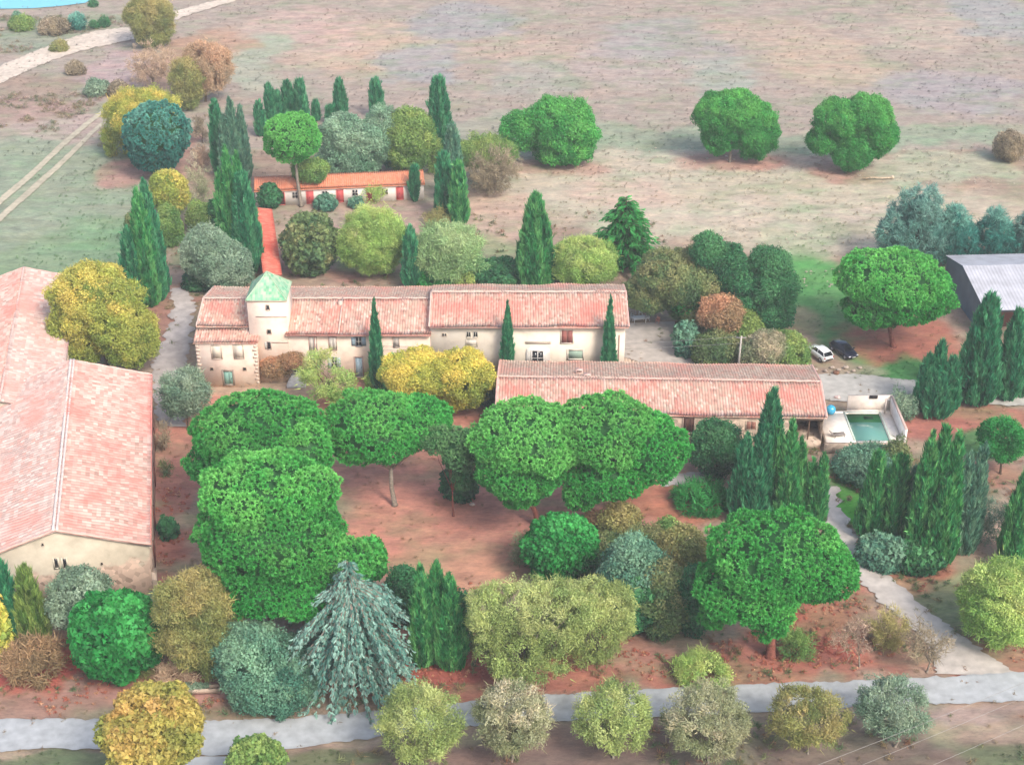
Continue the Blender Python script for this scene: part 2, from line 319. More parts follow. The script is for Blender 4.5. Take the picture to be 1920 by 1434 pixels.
# ------------------------------------------------------------------ roads, paths, lake
ROADMASK = []
def strip(name, pts, col, z=0.03, edge=0.35, var=0.12, kind='structure', matl=None, mask=True):
    """pts: (top_x, top_y, bottom_x, bottom_y) pairs of road edge points measured on the photograph's ground"""
    A = np.array([G(p[0], p[1])[:2] for p in pts]); B = np.array([G(p[2], p[3])[:2] for p in pts])
    mid = (A + B) / 2; s = np.concatenate([[0], np.cumsum(np.linalg.norm(np.diff(mid, axis=0), axis=1))])
    t = np.arange(0, s[-1] + 0.4, 0.4)
    def sm(P):
        a = np.stack([np.interp(t, s, P[:, i]) for i in (0, 1)], 1); k = 9
        for _ in range(2):
            pad = np.concatenate([np.repeat(a[:1], k, 0), a, np.repeat(a[-1:], k, 0)])
            a = np.stack([np.convolve(pad[:, i], np.ones(2 * k + 1) / (2 * k + 1), 'valid') for i in (0, 1)], 1)
        return a
    A = sm(A); B = sm(B); nA = (fbm(A[:, 0] / 1.1, A[:, 1] / 1.1, 4) - 0.5) * 2 * edge; nB = (fbm(B[:, 0] / 1.1 + 50, B[:, 1] / 1.1, 4) - 0.5) * 2 * edge
    d = A - B; d /= np.linalg.norm(d, axis=1)[:, None] + 1e-9
    nA = nA + (fbm(A[:, 0] / .35, A[:, 1] / .35, 2) - .5) * edge; nB = nB + (fbm(B[:, 0] / .35, B[:, 1] / .35, 2) - .5) * edge; A = A + d * nA[:, None]; B = B + d * nB[:, None]; m = 12; V = []
    for j in range(m + 1): V.append(A + (B - A) * j / m)
    V = np.stack(V, 1); n_ = len(t); zz = np.full(V.shape[:2] + (1,), z); V3 = np.concatenate([V, zz], 2).reshape(-1, 3)
    u_ = np.tile(np.arange(m + 1) / m, n_); cc = (fbm(V3[:, 0] / 3, V3[:, 1] / 3, 4) - 0.5) * 2 * var + (fbm(V3[:, 0] / .7, V3[:, 1] / .7, 3) - 0.5) * var + .06 * np.exp(-((u_ - .32) / .09) ** 2) + .06 * np.exp(-((u_ - .68) / .09) ** 2) - .10 * (np.abs(u_ - .5) > .42); C = col[None] * (1 + cc[:, None])
    i0 = (np.arange(n_ - 1)[:, None] * (m + 1) + np.arange(m)[None]).ravel()
    T = np.concatenate([np.stack([i0, i0 + m + 1, i0 + m + 2], 1), np.stack([i0, i0 + m + 2, i0 + 1], 1)])
    b = MB(); b.tris(V3, T, C); o = b.build(name, matl or ROAD); tag(o, kind=kind)
    if mask: ROADMASK.append(((A + B) / 2)[::3]); ROADMASK.append(((A + B) / 2 * 0 + A * .8 + B * .2)[::3]); ROADMASK.append((A * .2 + B * .8)[::3])
    return o
roadc = lin(188, 193, 196, .78)
strip('road', [(-250, 1348, -250, 1408), (0, 1347, 0, 1407), (200, 1347, 200, 1400), (400, 1352, 400, 1420), (540, 1347, 540, 1403), (700, 1332, 700, 1383), (850, 1318, 850, 1362), (1000, 1303, 1000, 1352),
      (1200, 1292, 1200, 1345), (1420, 1282, 1420, 1335), (1620, 1276, 1620, 1325), (1780, 1268, 1780, 1318), (1920, 1258, 1920, 1315), (2150, 1250, 2150, 1305)], roadc, 0.03, 0.3, 0.07)
strip('side_road', [(300, 1395, 520, 1395), (330, 1440, 460, 1440), (330, 1520, 450, 1520)], roadc, 0.024, 0.2, 0.07)
strip('path', [(1730, 1285, 1960, 1285), (1775, 1258, 1900, 1262), (1770, 1215, 1862, 1235), (1690, 1160, 1790, 1185), (1630, 1120, 1722, 1125), (1598, 1075, 1660, 1070), (1562, 1020, 1600, 1010), (1545, 960, 1580, 955), (1540, 900, 1562, 900)], lin(204, 196, 188), 0.02, 0.9, 0.2)
strip('driveway', [(318, 532, 340, 532), (322, 560, 368, 556), (320, 600, 368, 600), (296, 650, 352, 655), (284, 700, 345, 705), (286, 750, 345, 755), (300, 810, 350, 810)], lin(188, 180, 176), 0.02, 1.1, 0.3)
strip('yard', [(1170, 598, 1262, 592), (1165, 640, 1282, 645), (1160, 720, 1310, 700)], lin(196, 188, 180), 0.02, 0.4, 0.12)
strip('lane', [(1430, 705, 1430, 740), (1530, 702, 1530, 745), (1620, 698, 1620, 760), (1700, 714, 1700, 750), (1800, 716, 1800, 752), (1920, 722, 1920, 762), (2100, 730, 2100, 770)], lin(192, 190, 184), 0.02, 0.4, 0.12)
strip('garden_path', [(1215, 893, 1215, 915), (1290, 880, 1290, 905), (1370, 888, 1370, 905)], lin(190, 184, 178), 0.02, 0.3, 0.12)
strip('white_track', [(-120, 165, -120, 205), (0, 124, 0, 158), (60, 98, 60, 128), (130, 72, 130, 102), (180, 56, 180, 88), (250, 52, 250, 76), (330, 20, 330, 36), (430, -5, 430, 5), (560, -40, 560, -30)], lin(222, 208, 192), 0.02, 0.9, 0.2)
strip('wheel_track', [(-40, 408, -36, 418), (0, 370, 4, 380), (60, 320, 64, 330), (110, 271, 114, 280), (170, 221, 173, 229), (226, 184, 228, 190)], lin(196, 188, 166), 0.02, 0.3, 0.2)
strip('wheel_track', [(-40, 438, -36, 450), (0, 402, 4, 412), (70, 340, 74, 350), (130, 286, 134, 294), (180, 236, 183, 243), (228, 202, 230, 208)], lin(196, 188, 166), 0.02, 0.3, 0.2)
lb = MB(); c = [(-500, -60), (240, -60), (176, -4), (160, 6), (110, 12), (60, 16), (0, 17), (-200, 20), (-500, 25)]
lb.poly([G(x, y, 0.03) for x, y in c], [tuple(range(len(c)))[::-1]]); tag(lb.build('lake', LAKE), kind='structure')
ROADPTS = np.concatenate(ROADMASK)

# ------------------------------------------------------------------ foliage prototypes (triangles in a unit clump, z = outward)
rp = np.random.RandomState(11)
def unit(v): return v / (np.linalg.norm(v, axis=-1, keepdims=True) + 1e-9)
def proto_puff(n=44):
    i = np.arange(n) + 0.5; z = 1 - 1.45 * i / n; ph = i * 2.39996; r = np.sqrt(np.clip(1 - z * z, 0, 1))
    D = unit(np.stack([r * np.cos(ph), r * np.sin(ph), z], 1) + rp.normal(0, 0.12, (n, 3)))
    S = unit(np.cross(D, rp.normal(0, 1, (n, 3)))); L = rp.uniform(0.75, 1.12, (n, 1))
    V = np.stack([D * 0.45 + S * 0.22, D * 0.45 - S * 0.22, D * L], 1).reshape(-1, 3)
    t = rp.uniform(0.85, 1.15, (n, 1)).repeat(3, 0) * np.tile([[0.85], [0.85], [1.2]], (n, 1))
    return V, t
def proto_leaf(n=26, ls=0.42):
    C = unit(rp.normal(0, 1, (n, 3))) * rp.uniform(0.2, 1, (n, 1)) ** 0.5; C[:, 2] = C[:, 2] * 0.8 + 0.1
    Nn = unit(C + rp.normal(0, 0.7, (n, 3)) + (0, 0, 0.3)); A = unit(np.cross(Nn, rp.normal(0, 1, (n, 3)))); B = np.cross(Nn, A)
    l = ls * rp.uniform(0.7, 1.3, (n, 1))
    V = np.stack([C + A * l, C - A * l * 0.5 + B * l * 0.7, C - A * l * 0.5 - B * l * 0.7], 1).reshape(-1, 3)
    return V, rp.uniform(0.86, 1.14, (n, 1)).repeat(3, 0)
def proto_flame(n=22):
    C = rp.uniform(-1, 1, (n, 3)) * (0.4, 0.4, 0.6); D = unit(rp.normal(0, 0.28, (n, 3)) + (0, 0, 1)); D[:, :2] += C[:, :2] * 0.3
    S = unit(np.cross(D, rp.normal(0, 1, (n, 3)))); l = rp.uniform(0.5, 1.0, (n, 1))
    V = np.stack([C + S * 0.17 - D * l * .4, C - S * 0.17 - D * l * .4, C + D * l], 1).reshape(-1, 3)
    return V, rp.uniform(0.75, 1.2, (n, 1)).repeat(3, 0) * np.tile([[0.9], [0.9], [1.15]], (n, 1))
def proto_mist(n=64):
    V, t = proto_leaf(n, 0.15); return V * 1.15, t
def proto_wisp(n=34):
    D = unit(rp.normal(0, 0.9, (n, 3)) + (0, 0, 0.7)); C = rp.normal(0, 0.25, (n, 3)); S = unit(np.cross(D, rp.normal(0, 1, (n, 3))))
    l = rp.uniform(0.5, 1.15, (n, 1)); w = np.where(rp.rand(n, 1) < 0.4, 0.025, 0.08)
    q = rp.uniform(0.2, 0.8, (n, 1)) * (w > 0.1)
    V = np.stack([C + D * l * q + S * w, C + D * l * q - S * w, C + D * l], 1).reshape(-1, 3)
    return V, rp.uniform(0.7, 1.3, (n, 1)).repeat(3, 0)
def proto_spray(n=24):      # flat drooping conifer spray along +x
    x = np.linspace(0.05, 1, n // 2); V = []
    for s in (-1, 1):
        for xi in x:
            l = 0.5 * (1.05 - 0.6 * xi); d = np.array([0.65, s * 0.8, -0.35 - rp.rand() * 0.3]); c = np.array([xi, 0, -0.15 * xi * xi])
            w = np.array([0.07, 0, 0.03]); V += [c - w, c + w, c + d * l * rp.uniform(0.8, 1.2)]
    V = np.array(V); return V, np.tile([[0.85], [0.85], [1.2]], (len(V) // 3, 1)) * rp.uniform(0.8, 1.2, (len(V) // 3, 1)).repeat(3, 0)
def proto_twig(n=60):
    D = unit(rp.normal(0, 0.9, (n, 3)) + (0, 0, 0.6)); C = rp.normal(0, 0.3, (n, 3)); S = unit(np.cross(D, rp.normal(0, 1, (n, 3))))
    l = rp.uniform(0.35, 0.85, (n, 1)); w = np.where(rp.rand(n, 1) < 0.5, 0.018, 0.045)
    V = np.stack([C + S * w, C - S * w, C + D * l], 1).reshape(-1, 3)
    return V, rp.uniform(0.75, 1.25, (n, 1)).repeat(3, 0)
PROTO = {k: [f() for _ in range(5)] for k, f in dict(puff=proto_puff, leaf=proto_leaf, flame=proto_flame, wisp=proto_wisp, mist=proto_mist, twig=proto_twig, spray=proto_spray).items()}
PROTO['fine'] = [proto_leaf(46, 0.22) for _ in range(5)]

def stamp(mb, kind, P, Z, S, C, rng, X=None, stretch=None):
    if len(P) == 0: return
    Z = unit(Z); R = rng.normal(0, 1, P.shape) if X is None else X
    A = unit(R - Z * np.sum(R * Z, 1)[:, None]); B = np.cross(Z, A); w = rng.randint(0, 5, len(P))
    for v in range(5):
        m = w == v
        if not m.any(): continue
        V, t = PROTO[kind][v]; st = (1, 1, 1) if stretch is None else stretch
        W = (V[None, :, 0:1] * A[m][:, None] * st[0] + V[None, :, 1:2] * B[m][:, None] * st[1] + V[None, :, 2:3] * Z[m][:, None] * st[2]) * S[m][:, None, None] + P[m][:, None]
        Cc = C[m][:, None] * t[None]
        W = W.reshape(-1, 3); W[:, 2] = np.maximum(W[:, 2], 0.0)
        mb.tris(W, np.arange(len(W)).reshape(-1, 3), Cc.reshape(-1, 3))

def ico(sub=2):
    t = (1 + 5 ** .5) / 2
    V = [(-1, t, 0), (1, t, 0), (-1, -t, 0), (1, -t, 0), (0, -1, t), (0, 1, t), (0, -1, -t), (0, 1, -t), (t, 0, -1), (t, 0, 1), (-t, 0, -1), (-t, 0, 1)]
    Fc = [(0, 11, 5), (0, 5, 1), (0, 1, 7), (0, 7, 10), (0, 10, 11), (1, 5, 9), (5, 11, 4), (11, 10, 2), (10, 7, 6), (7, 1, 8), (3, 9, 4), (3, 4, 2), (3, 2, 6), (3, 6, 8), (3, 8, 9), (4, 9, 5), (2, 4, 11), (6, 2, 10), (8, 6, 7), (9, 8, 1)]
    V = [np.array(v) / np.linalg.norm(v) for v in V]
    for _ in range(sub):
        cch = {}; nf = []
        def mid(a, b):
            k = (min(a, b), max(a, b))
            if k not in cch: v = V[a] + V[b]; V.append(v / np.linalg.norm(v)); cch[k] = len(V) - 1
            return cch[k]
        for a, b, c in Fc:
            x, y, z = mid(a, b), mid(b, c), mid(c, a); nf += [(a, x, z), (b, y, x), (c, z, y), (x, y, z)]
        Fc = nf
    return np.array(V), np.array(Fc)
ICOV, ICOF = ico(2)

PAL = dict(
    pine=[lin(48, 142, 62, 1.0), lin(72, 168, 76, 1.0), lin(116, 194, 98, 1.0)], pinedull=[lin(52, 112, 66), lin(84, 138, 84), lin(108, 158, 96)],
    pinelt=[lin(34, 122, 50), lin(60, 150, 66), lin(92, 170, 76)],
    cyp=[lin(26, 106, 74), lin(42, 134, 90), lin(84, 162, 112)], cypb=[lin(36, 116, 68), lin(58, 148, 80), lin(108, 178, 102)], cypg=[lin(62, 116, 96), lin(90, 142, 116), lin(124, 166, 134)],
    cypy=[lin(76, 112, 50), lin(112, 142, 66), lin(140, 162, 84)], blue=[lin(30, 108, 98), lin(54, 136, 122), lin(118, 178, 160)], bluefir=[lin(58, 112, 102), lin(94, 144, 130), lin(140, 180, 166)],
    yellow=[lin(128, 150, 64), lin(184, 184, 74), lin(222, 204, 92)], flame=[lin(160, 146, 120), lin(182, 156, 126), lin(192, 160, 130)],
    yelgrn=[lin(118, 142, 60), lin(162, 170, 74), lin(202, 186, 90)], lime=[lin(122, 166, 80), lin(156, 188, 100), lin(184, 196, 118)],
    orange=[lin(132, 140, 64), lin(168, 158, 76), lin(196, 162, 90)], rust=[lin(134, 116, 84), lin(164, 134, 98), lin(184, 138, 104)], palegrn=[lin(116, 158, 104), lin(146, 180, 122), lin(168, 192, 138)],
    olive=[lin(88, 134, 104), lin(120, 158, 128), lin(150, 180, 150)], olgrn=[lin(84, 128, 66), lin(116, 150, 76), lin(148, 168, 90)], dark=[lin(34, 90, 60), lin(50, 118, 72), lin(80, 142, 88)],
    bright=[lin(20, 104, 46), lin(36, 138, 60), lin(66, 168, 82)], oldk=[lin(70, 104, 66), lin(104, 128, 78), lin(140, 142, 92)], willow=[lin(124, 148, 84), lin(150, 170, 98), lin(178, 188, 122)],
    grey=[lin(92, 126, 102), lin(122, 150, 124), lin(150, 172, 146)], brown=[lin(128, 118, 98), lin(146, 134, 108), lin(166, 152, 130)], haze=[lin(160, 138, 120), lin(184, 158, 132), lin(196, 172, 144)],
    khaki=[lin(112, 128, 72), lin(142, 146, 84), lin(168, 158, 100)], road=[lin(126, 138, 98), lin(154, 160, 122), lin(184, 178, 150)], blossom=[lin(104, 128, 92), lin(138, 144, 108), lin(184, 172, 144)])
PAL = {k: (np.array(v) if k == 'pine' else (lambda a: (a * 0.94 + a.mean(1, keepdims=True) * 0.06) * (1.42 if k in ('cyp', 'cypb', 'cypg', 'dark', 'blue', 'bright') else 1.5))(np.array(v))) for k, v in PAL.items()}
def pick(pal, m):
    p = PAL[pal]; m = np.clip(m, 0, 0.999) * (len(p) - 1); i = m.astype(int); f = (m - i)[:, None]
    return p[i] * (1 - f) + p[np.minimum(i + 1, len(p) - 1)] * f

BK = dict(pine=lin(150, 96, 84), grey=lin(150, 140, 128), dark=lin(96, 80, 66), pale=lin(186, 172, 156))
STY = dict(pine=('puff', 0.62, 1.25, 0.80), leaf=('leaf', 0.62, 1.3, 0.8), fine=('fine', 0.66, 1.3, 0.8), wisp=('twig', 0.9, 1.0, 0.0), bare=('twig', 1.0, 0.6, 0.0), open=('mist', 0.7, 0.8, 0.0), airy=('mist', 0.55, 0.85, 0.0), tuft=('wisp', 0.8, 1.6, 0.6))
SEED = [0]
def breakup(L, style, rng, size):
    out = []
    for (cx, cy, cz, a, b, c) in L:
        if style in ('bare', 'wisp', 'tuft', 'pine'): out.append((cx, cy, cz, a, b, c, 1)); continue
        pine = style == 'pine'; sr = (0.85 if pine else 0.95) * (0.75 + 0.1 * a) if a > 1.6 else a * 0.5
        k = 1 - 0.85 * sr / max(a, 0.3); k = max(k, 0.5); out.append((cx, cy, cz, a * k, b * k, c * max(k, 0.55), 1))
        n = int(min(70, (2.0 if pine else 1.6) * (a * a + 2 * a * c) * 1.33 / (sr * sr))) + 4
        i = np.arange(n) + rng.rand(); z = 1 - 2 * (i % n + .5) / n; ph = i * 2.39996; r = np.sqrt(np.clip(1 - z * z, 0, 1))
        D = unit(np.stack([r * np.cos(ph), r * np.sin(ph), z], 1) + rng.normal(0, 0.16, (n, 3)))
        for d in D:
            if pine and d[2] < -0.45: continue
            q = sr * rng.uniform(0.5, 1.5); e = np.array((a, b, c)) - q * 0.8; e = np.maximum(e, 0.3 * np.array((a, b, c))); f = rng.uniform(0.84, 1.18)
            p = np.array((cx, cy, cz)) + d * e * f
            if p[2] < 0.1: continue
            out.append((p[0], p[1], p[2], q, q, q * (0.8 if pine else 0.95), 0))
    return out
def crown_mesh(mb, lobes, style, pal, rng, size=None, dens=1.0, lump=0.10):
    kind, s0, d0, core = STY[style]; s0 = size or s0; sd = rng.uniform(0, 50); L = np.array(breakup(lobes, style, rng, s0)); fl = L[:, 6]; L = L[:, :6]; zmid = L[:, 2].mean(); zsp = max(1.0, (L[:, 2] + L[:, 5]).max() - zmid)
    for li, (cx, cy, cz, a, b, c) in enumerate(L):
        ar = 4 * math.pi * (((a * b) ** 1.6 + (a * c) ** 1.6 + (b * c) ** 1.6) / 3) ** (1 / 1.6)
        n = int(dens * d0 * ar / (s0 * s0) * (1 if fl[li] else .8)) + 1; D = unit(rng.normal(0, 1, (n, 3)))
        if style == 'pine':
            n = int(dens * 1.0 * ar / (s0 * s0 * 1.35)); i = np.arange(n) + .5; zz = 1 - 2 * i / n; ph = i * 2.39996 + sd; rr = np.sqrt(1 - zz * zz)
            D = unit(np.stack([rr * np.cos(ph), rr * np.sin(ph), zz], 1) + rng.normal(0, .42 * s0 / a, (n, 3)))
        if style == 'xx': D[:, 2] = np.where((D[:, 2] < -0.3) & (rng.rand(n) < 0.8), -D[:, 2], D[:, 2])
        P0 = D * (a, b, c); r = 1 + lump * 0.7 * n3(P0 / max(1.0, a) * 3.2, sd + li) + np.where(rng.rand(n) < .06, rng.uniform(0, .25, n), 0)
        if style == 'pine': r = 1 + lump * 0.9 * n3(P0 * .75, sd + li) + lump * .4 * n3(P0 * 2.0, sd) + rng.uniform(-.45, .15, n) * s0 / a
        elif core == 0.0: r = r * np.clip(np.abs(rng.normal(0.76, 0.24, n)), .15, 1.28)
        else: r = r * np.where(rng.rand(n) < 0.2, rng.uniform(0.85, 1.0, n), 1.0) * np.where(rng.rand(n) < .07, rng.uniform(1.0, 1.3, n), 1.0)
        P = P0 * r[:, None] + (cx, cy, cz); keep = P[:, 2] > 0.15
        for lj, q in enumerate(L):
            if lj != li: keep &= np.sum(((P - q[:3]) / q[3:]) ** 2, 1) > 0.72
        if core == 0.0: keep &= n3(P * 0.9, sd + 9) > -0.75
        P = P[keep]; D = D[keep]; Nn = unit(D / (a, b, c)); m = len(P)
        if m == 0: continue
        Z = Nn + (0, 0, 0.35) + rng.normal(0, 0.15, (m, 3))
        S = s0 * (rng.uniform(0.6, 1.1, m) if style == 'pine' else rng.uniform(0.75, 1.3, m))
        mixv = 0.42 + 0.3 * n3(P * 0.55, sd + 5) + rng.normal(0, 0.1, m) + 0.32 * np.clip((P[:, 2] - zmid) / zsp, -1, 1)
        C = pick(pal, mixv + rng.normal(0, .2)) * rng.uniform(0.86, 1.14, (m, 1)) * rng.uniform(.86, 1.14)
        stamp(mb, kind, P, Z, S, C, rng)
        if style in ('open', 'airy', 'fine'):
            w = rng.rand(m) < (.2 if style == 'fine' else .45); stamp(mb, 'twig', P[w], Z[w] * 1.0, S[w] * (1.3 if style == 'fine' else 1.7), C[w] * (1.04, .97, .92), rng)
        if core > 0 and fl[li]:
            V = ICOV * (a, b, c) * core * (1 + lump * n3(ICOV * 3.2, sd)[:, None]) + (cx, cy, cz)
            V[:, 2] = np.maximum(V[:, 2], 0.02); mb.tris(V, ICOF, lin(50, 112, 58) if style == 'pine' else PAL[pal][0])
BK_ = dict(pine=lin(150, 96, 84), grey=lin(150, 140, 128), dark=lin(96, 80, 66), pale=lin(186, 172, 156))
def trunk_mesh(mb, base, lobes, rng, r0, col, nl=3, fork=0.45, wig=0.1, nseg=7):
    """tapered trunk that forks into limbs running into every lobe"""
    L = np.array(lobes); top = L[:, :3].mean(0); fk = base + (top - base) * fork; fk[:2] += rng.normal(0, wig, 2) * (top[2] + 1) * .3
    b = np.array([base[0], base[1], -0.2]); m1 = b + (fk - b) * 0.5 + np.append(rng.normal(0, wig, 2), 0)
    mb.tube([b, b + (fk - b) * 0.08, m1, fk], [r0 * 1.5, r0 * 1.05, r0 * 0.85, r0 * 0.7], nseg, col)
    for q in L:
        for _ in range(nl):
            d = unit(rng.normal(0, 1, 3)); d[2] = abs(d[2]) * 0.6; e = q[:3] + d * q[3:] * 0.8; mid = fk + (e - fk) * 0.5 + rng.normal(0, 0.3, 3) + (0, 0, .2)
            mb.tube([fk - (0, 0, .2), mid, e], [r0 * 0.5, r0 * 0.3, r0 * 0.08], 5, col)
def lobe(x0, y0, x1, y1, Y=None, cr=None, ins=0.35):
    kk = K(G((x0 + x1) / 2, (y0 + y1) / 2)); g = min(ins * kk, (x1 - x0) * .14); x0 += g; x1 -= g; y0 += g; y1 -= g * .5
    cx = (x0 + x1) / 2; cy = (y0 + y1) / 2
    if Y is None:
        zc = 1.0
        for _ in range(8):
            P = G(cx, cy, zc); k = K(P); a = (x1 - x0) / 2 / k; dl = dep(P); hb = (y1 - y0) / 2 / k
            c = math.sqrt(max(hb * hb - (a * math.sin(dl)) ** 2, (0.35 * a) ** 2)) / math.cos(dl); zc = 0.82 * c
    else:
        P = onY(cx, cy, Y); k = K(P); a = (x1 - x0) / 2 / k; dl = dep(P); hb = (y1 - y0) / 2 / k
        c = math.sqrt(max(hb * hb - (a * math.sin(dl)) ** 2, (0.35 * a) ** 2)) / math.cos(dl)
    if cr: c = a * cr
    return (P[0], P[1], P[2], a, a, c)
def tree(name, label, cat, style, pal, boxes, foot=None, group=None, r0=None, bark='dark', size=None, dens=1.0, lump=0.17, nl=3, fork=0.45, extra=None):
    """boxes: crown masses as measured on the photograph (x0, y0, x1, y1[, metres behind the foot]); foot: where the trunk meets the ground"""
    SEED[0] += 1; rng = np.random.RandomState(SEED[0] * 13 + 7); lob = []
    if foot is not None:
        P = G(*foot)
        for b in boxes: lob.append(lobe(*b[:4], Y=P[1] + (b[4] if len(b) > 4 else 0), ins=-.1 if style in ('airy', 'open') else .35))
    else:
        for b in boxes: lob.append(lobe(*b[:4]))
        P = np.array([lob[0][0], lob[0][1], 0.0])
    P[2] = 0.0
    root = empty(name, P, 0, label, cat, group)
    L = [(q[0] - P[0], q[1] - P[1], q[2], q[3], q[4], q[5]) for q in lob]
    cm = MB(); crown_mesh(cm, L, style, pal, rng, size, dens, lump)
    if extra: extra(cm, L, rng)
    cm.build('crown', LEAF, root)
    tm = MB(); amax = max(q[3] for q in L); r = r0 or max(0.06, 0.055 * amax)
    trunk_mesh(tm, np.zeros(3), L, rng, r, BK[bark], nl, fork); tm.build('trunk', BARK, root)
    return root
def cypress(label, x0, y0, x1, y1, pal='cyp', p=0.62, group=None, lean=0.0, tips=1, size=0.42, name='cypress_tree', Y=None, bot=0.1, foot_r=0.35):
    """x0..x1 width, y0 tip, y1 lowest point of the crown"""
    SEED[0] += 1; rng = np.random.RandomState(SEED[0] * 17 + 3); cx = (x0 + x1) / 2
    P = G(cx, y1) if Y is None else np.array((onY(cx, y1, Y)[0], Y, 0.0))
    k = K(P); R = (x1 - x0) / 2 / k
    if Y is None: P = G(cx, y1 - R * k * math.sin(dep(P)) * foot_r)
    top = onY(cx, y0, P[1]); h = top[2]
    root = empty(name, P, 0, label, 'cypress', group); cm = MB(); sd = rng.uniform(0, 40)
    subs = [(0.0, 0.0, h, R)] if tips == 1 else [((i - (tips - 1) / 2) * R * 1.0 / tips * 1.5, rng.uniform(-.3, .3) * R, h * (1 - rng.uniform(.04, .22) * (i != tips // 2)), R * (0.58 if tips == 2 else 0.46)) for i in range(tips)]
    if tips > 1: p = max(p, .66); subs = subs + [(rng.uniform(-.3, .3) * R, -R * .35, h * .62, R * .6)]
    for (dx, dy, hh, rr) in subs:
        def prof(t): return rr * np.minimum(1, 0.35 + t / bot * 0.65) * np.clip(1 - t, 0, 1) ** p * (1 - 0.12 * (t < 0.25) * (0.25 - t) / 0.25)
        n = int(2 * math.pi * rr * hh * 0.75 / (size * size) * 1.1) + 60
        t = rng.rand(n * 3); t = t[rng.rand(n * 3) < (prof(t) / rr) + 0.06][:n]; n = len(t); a = rng.rand(n) * 2 * math.pi
        lum = 1 + 0.13 * np.sin(a * 3 + sd + t * 4) + 0.10 * np.sin(a * 8 + t * 9 + sd) + 0.07 * np.sin(t * 23 + a * 2 + sd) + rng.normal(0, 0.06, n) + np.where(rng.rand(n) < .05, rng.uniform(0, .3, n), 0)
        rd = prof(t) * lum; lx = lean * t * hh
        Pt = np.stack([dx + rd * np.cos(a) + lx, dy + rd * np.sin(a), t * hh * 0.97 + 0.1], 1)
        Z = np.stack([np.cos(a) * 0.22, np.sin(a) * 0.22, np.ones(n)], 1) + rng.normal(0, 0.08, (n, 3))
        mixv = 0.5 + 0.35 * np.sin(a * 5 + t * 3 + sd) + rng.normal(0, 0.25, n)
        C = pick(pal, mixv) * rng.uniform(0.75, 1.3, (n, 1))
        stamp(cm, 'flame', Pt, Z, size * rng.uniform(0.8, 1.35, n) * np.clip(0.6 + rd, 0.5, 1), C, rng, stretch=(1, 1, 1.7))
        ts = np.linspace(0.02, 0.93, 12); cm.tube([(dx + lean * q * hh, dy, q * hh) for q in ts], [max(0.02, float(prof(np.array([q]))[0]) * 0.85) for q in ts], 9, PAL[pal][0])
    cm.build('crown', LEAF, root)
    tm = MB(); tm.tube([(0, 0, -.2), (0, 0, h * .1), (lean * h * .5, 0, h * 0.5)], [R * .22 + .06, R * .18 + .04, .04], 6, BK['dark']); tm.build('trunk', BARK, root)
    return root
def conifer(name, label, x0, y0, x1, y1, pal, group=None, droop=0.3, size=0.75, up=0.1, step=0.75, p=0.8, Y=None, cat='conifer', nb=7, bark='dark', irregular=0.25, foot_r=0.6, tstart=0.05, prof=None, nq=2):
    SEED[0] += 1; rng = np.random.RandomState(SEED[0] * 19 + 3); cx = (x0 + x1) / 2
    P = G(cx, y1); k = K(P); R = (x1 - x0) / 2 / k; P = G(cx, y1 - R * k * math.sin(dep(P)) * foot_r)
    if Y is not None: P = np.array((onY(cx, y1, Y)[0], Y, 0.0))
    h = onY(cx, y0, P[1])[2]; root = empty(name, P, 0, label, cat, group); cm = MB(); tm = MB()
    tm.tube([(0, 0, -.2), (0, 0, h * .3), (0, 0, h * .98)], [R * .09 + .1, R * .06 + .05, .02], 7, BK[bark])
    z = tstart * h + 0.3; Ps = []; Xs = []; Ss = []; ms = []
    while z < h * 0.98:
        t = z / h; Lm = (R * (1 - t) ** p * min(1, 0.55 + t * 4) if prof is None else R * float(np.interp(t, *prof))) + 0.25
        for b in range(nb if t < .8 else 4):
            a = rng.rand() * 2 * math.pi; Lb = Lm * rng.uniform(1 - irregular, 1.06); d = np.array([math.cos(a), math.sin(a), 0]); n = max(3, int(Lb / 0.42)); path = []; mv = rng.rand()
            for i in range(n + 1):
                s = i / n; path.append(d * Lb * s + (0, 0, max(0.15, z + up * Lb * s - droop * Lb * s * s)))
            path = np.array(path); tm.tube(path[::max(1, n // 3)], np.linspace(0.05 + 0.012 * Lb, 0.015, len(path[::max(1, n // 3)])), 4, BK[bark])
            for i in range(max(1, n // 5), n + 1):
                v = path[i] - path[i - 1]; v = v / np.linalg.norm(v)
                for q in range(nq):
                    w = v + rng.normal(0, 0.5, 3) * (1, 1, .3) - (0, 0, droop * 0.5 * rng.rand())
                    Ps.append(path[i - 1] + rng.normal(0, 0.08, 3)); Xs.append(w); Ss.append(size * rng.uniform(0.7, 1.2)); ms.append(mv + rng.normal(0, .2) + (i / n - .5) * .5)
        z += step * rng.uniform(0.7, 1.2) * (0.6 if t > .7 else 1)
    Ps = np.array(Ps); Xs = unit(np.array(Xs)); Z = unit(np.cross(Xs, np.cross((0, 0, 1.0), Xs)) + rng.normal(0, .15, Ps.shape))
    C = pick(pal, np.array(ms)) * rng.uniform(.8, 1.2, (len(Ps), 1))
    SX = Xs; Zt = Z
    A = SX; stamp(cm, 'spray', Ps, Zt, np.array(Ss), C, rng, X=A)
    cm.build('crown', LEAF, root); tm.build('trunk', BARK, root)
    return root
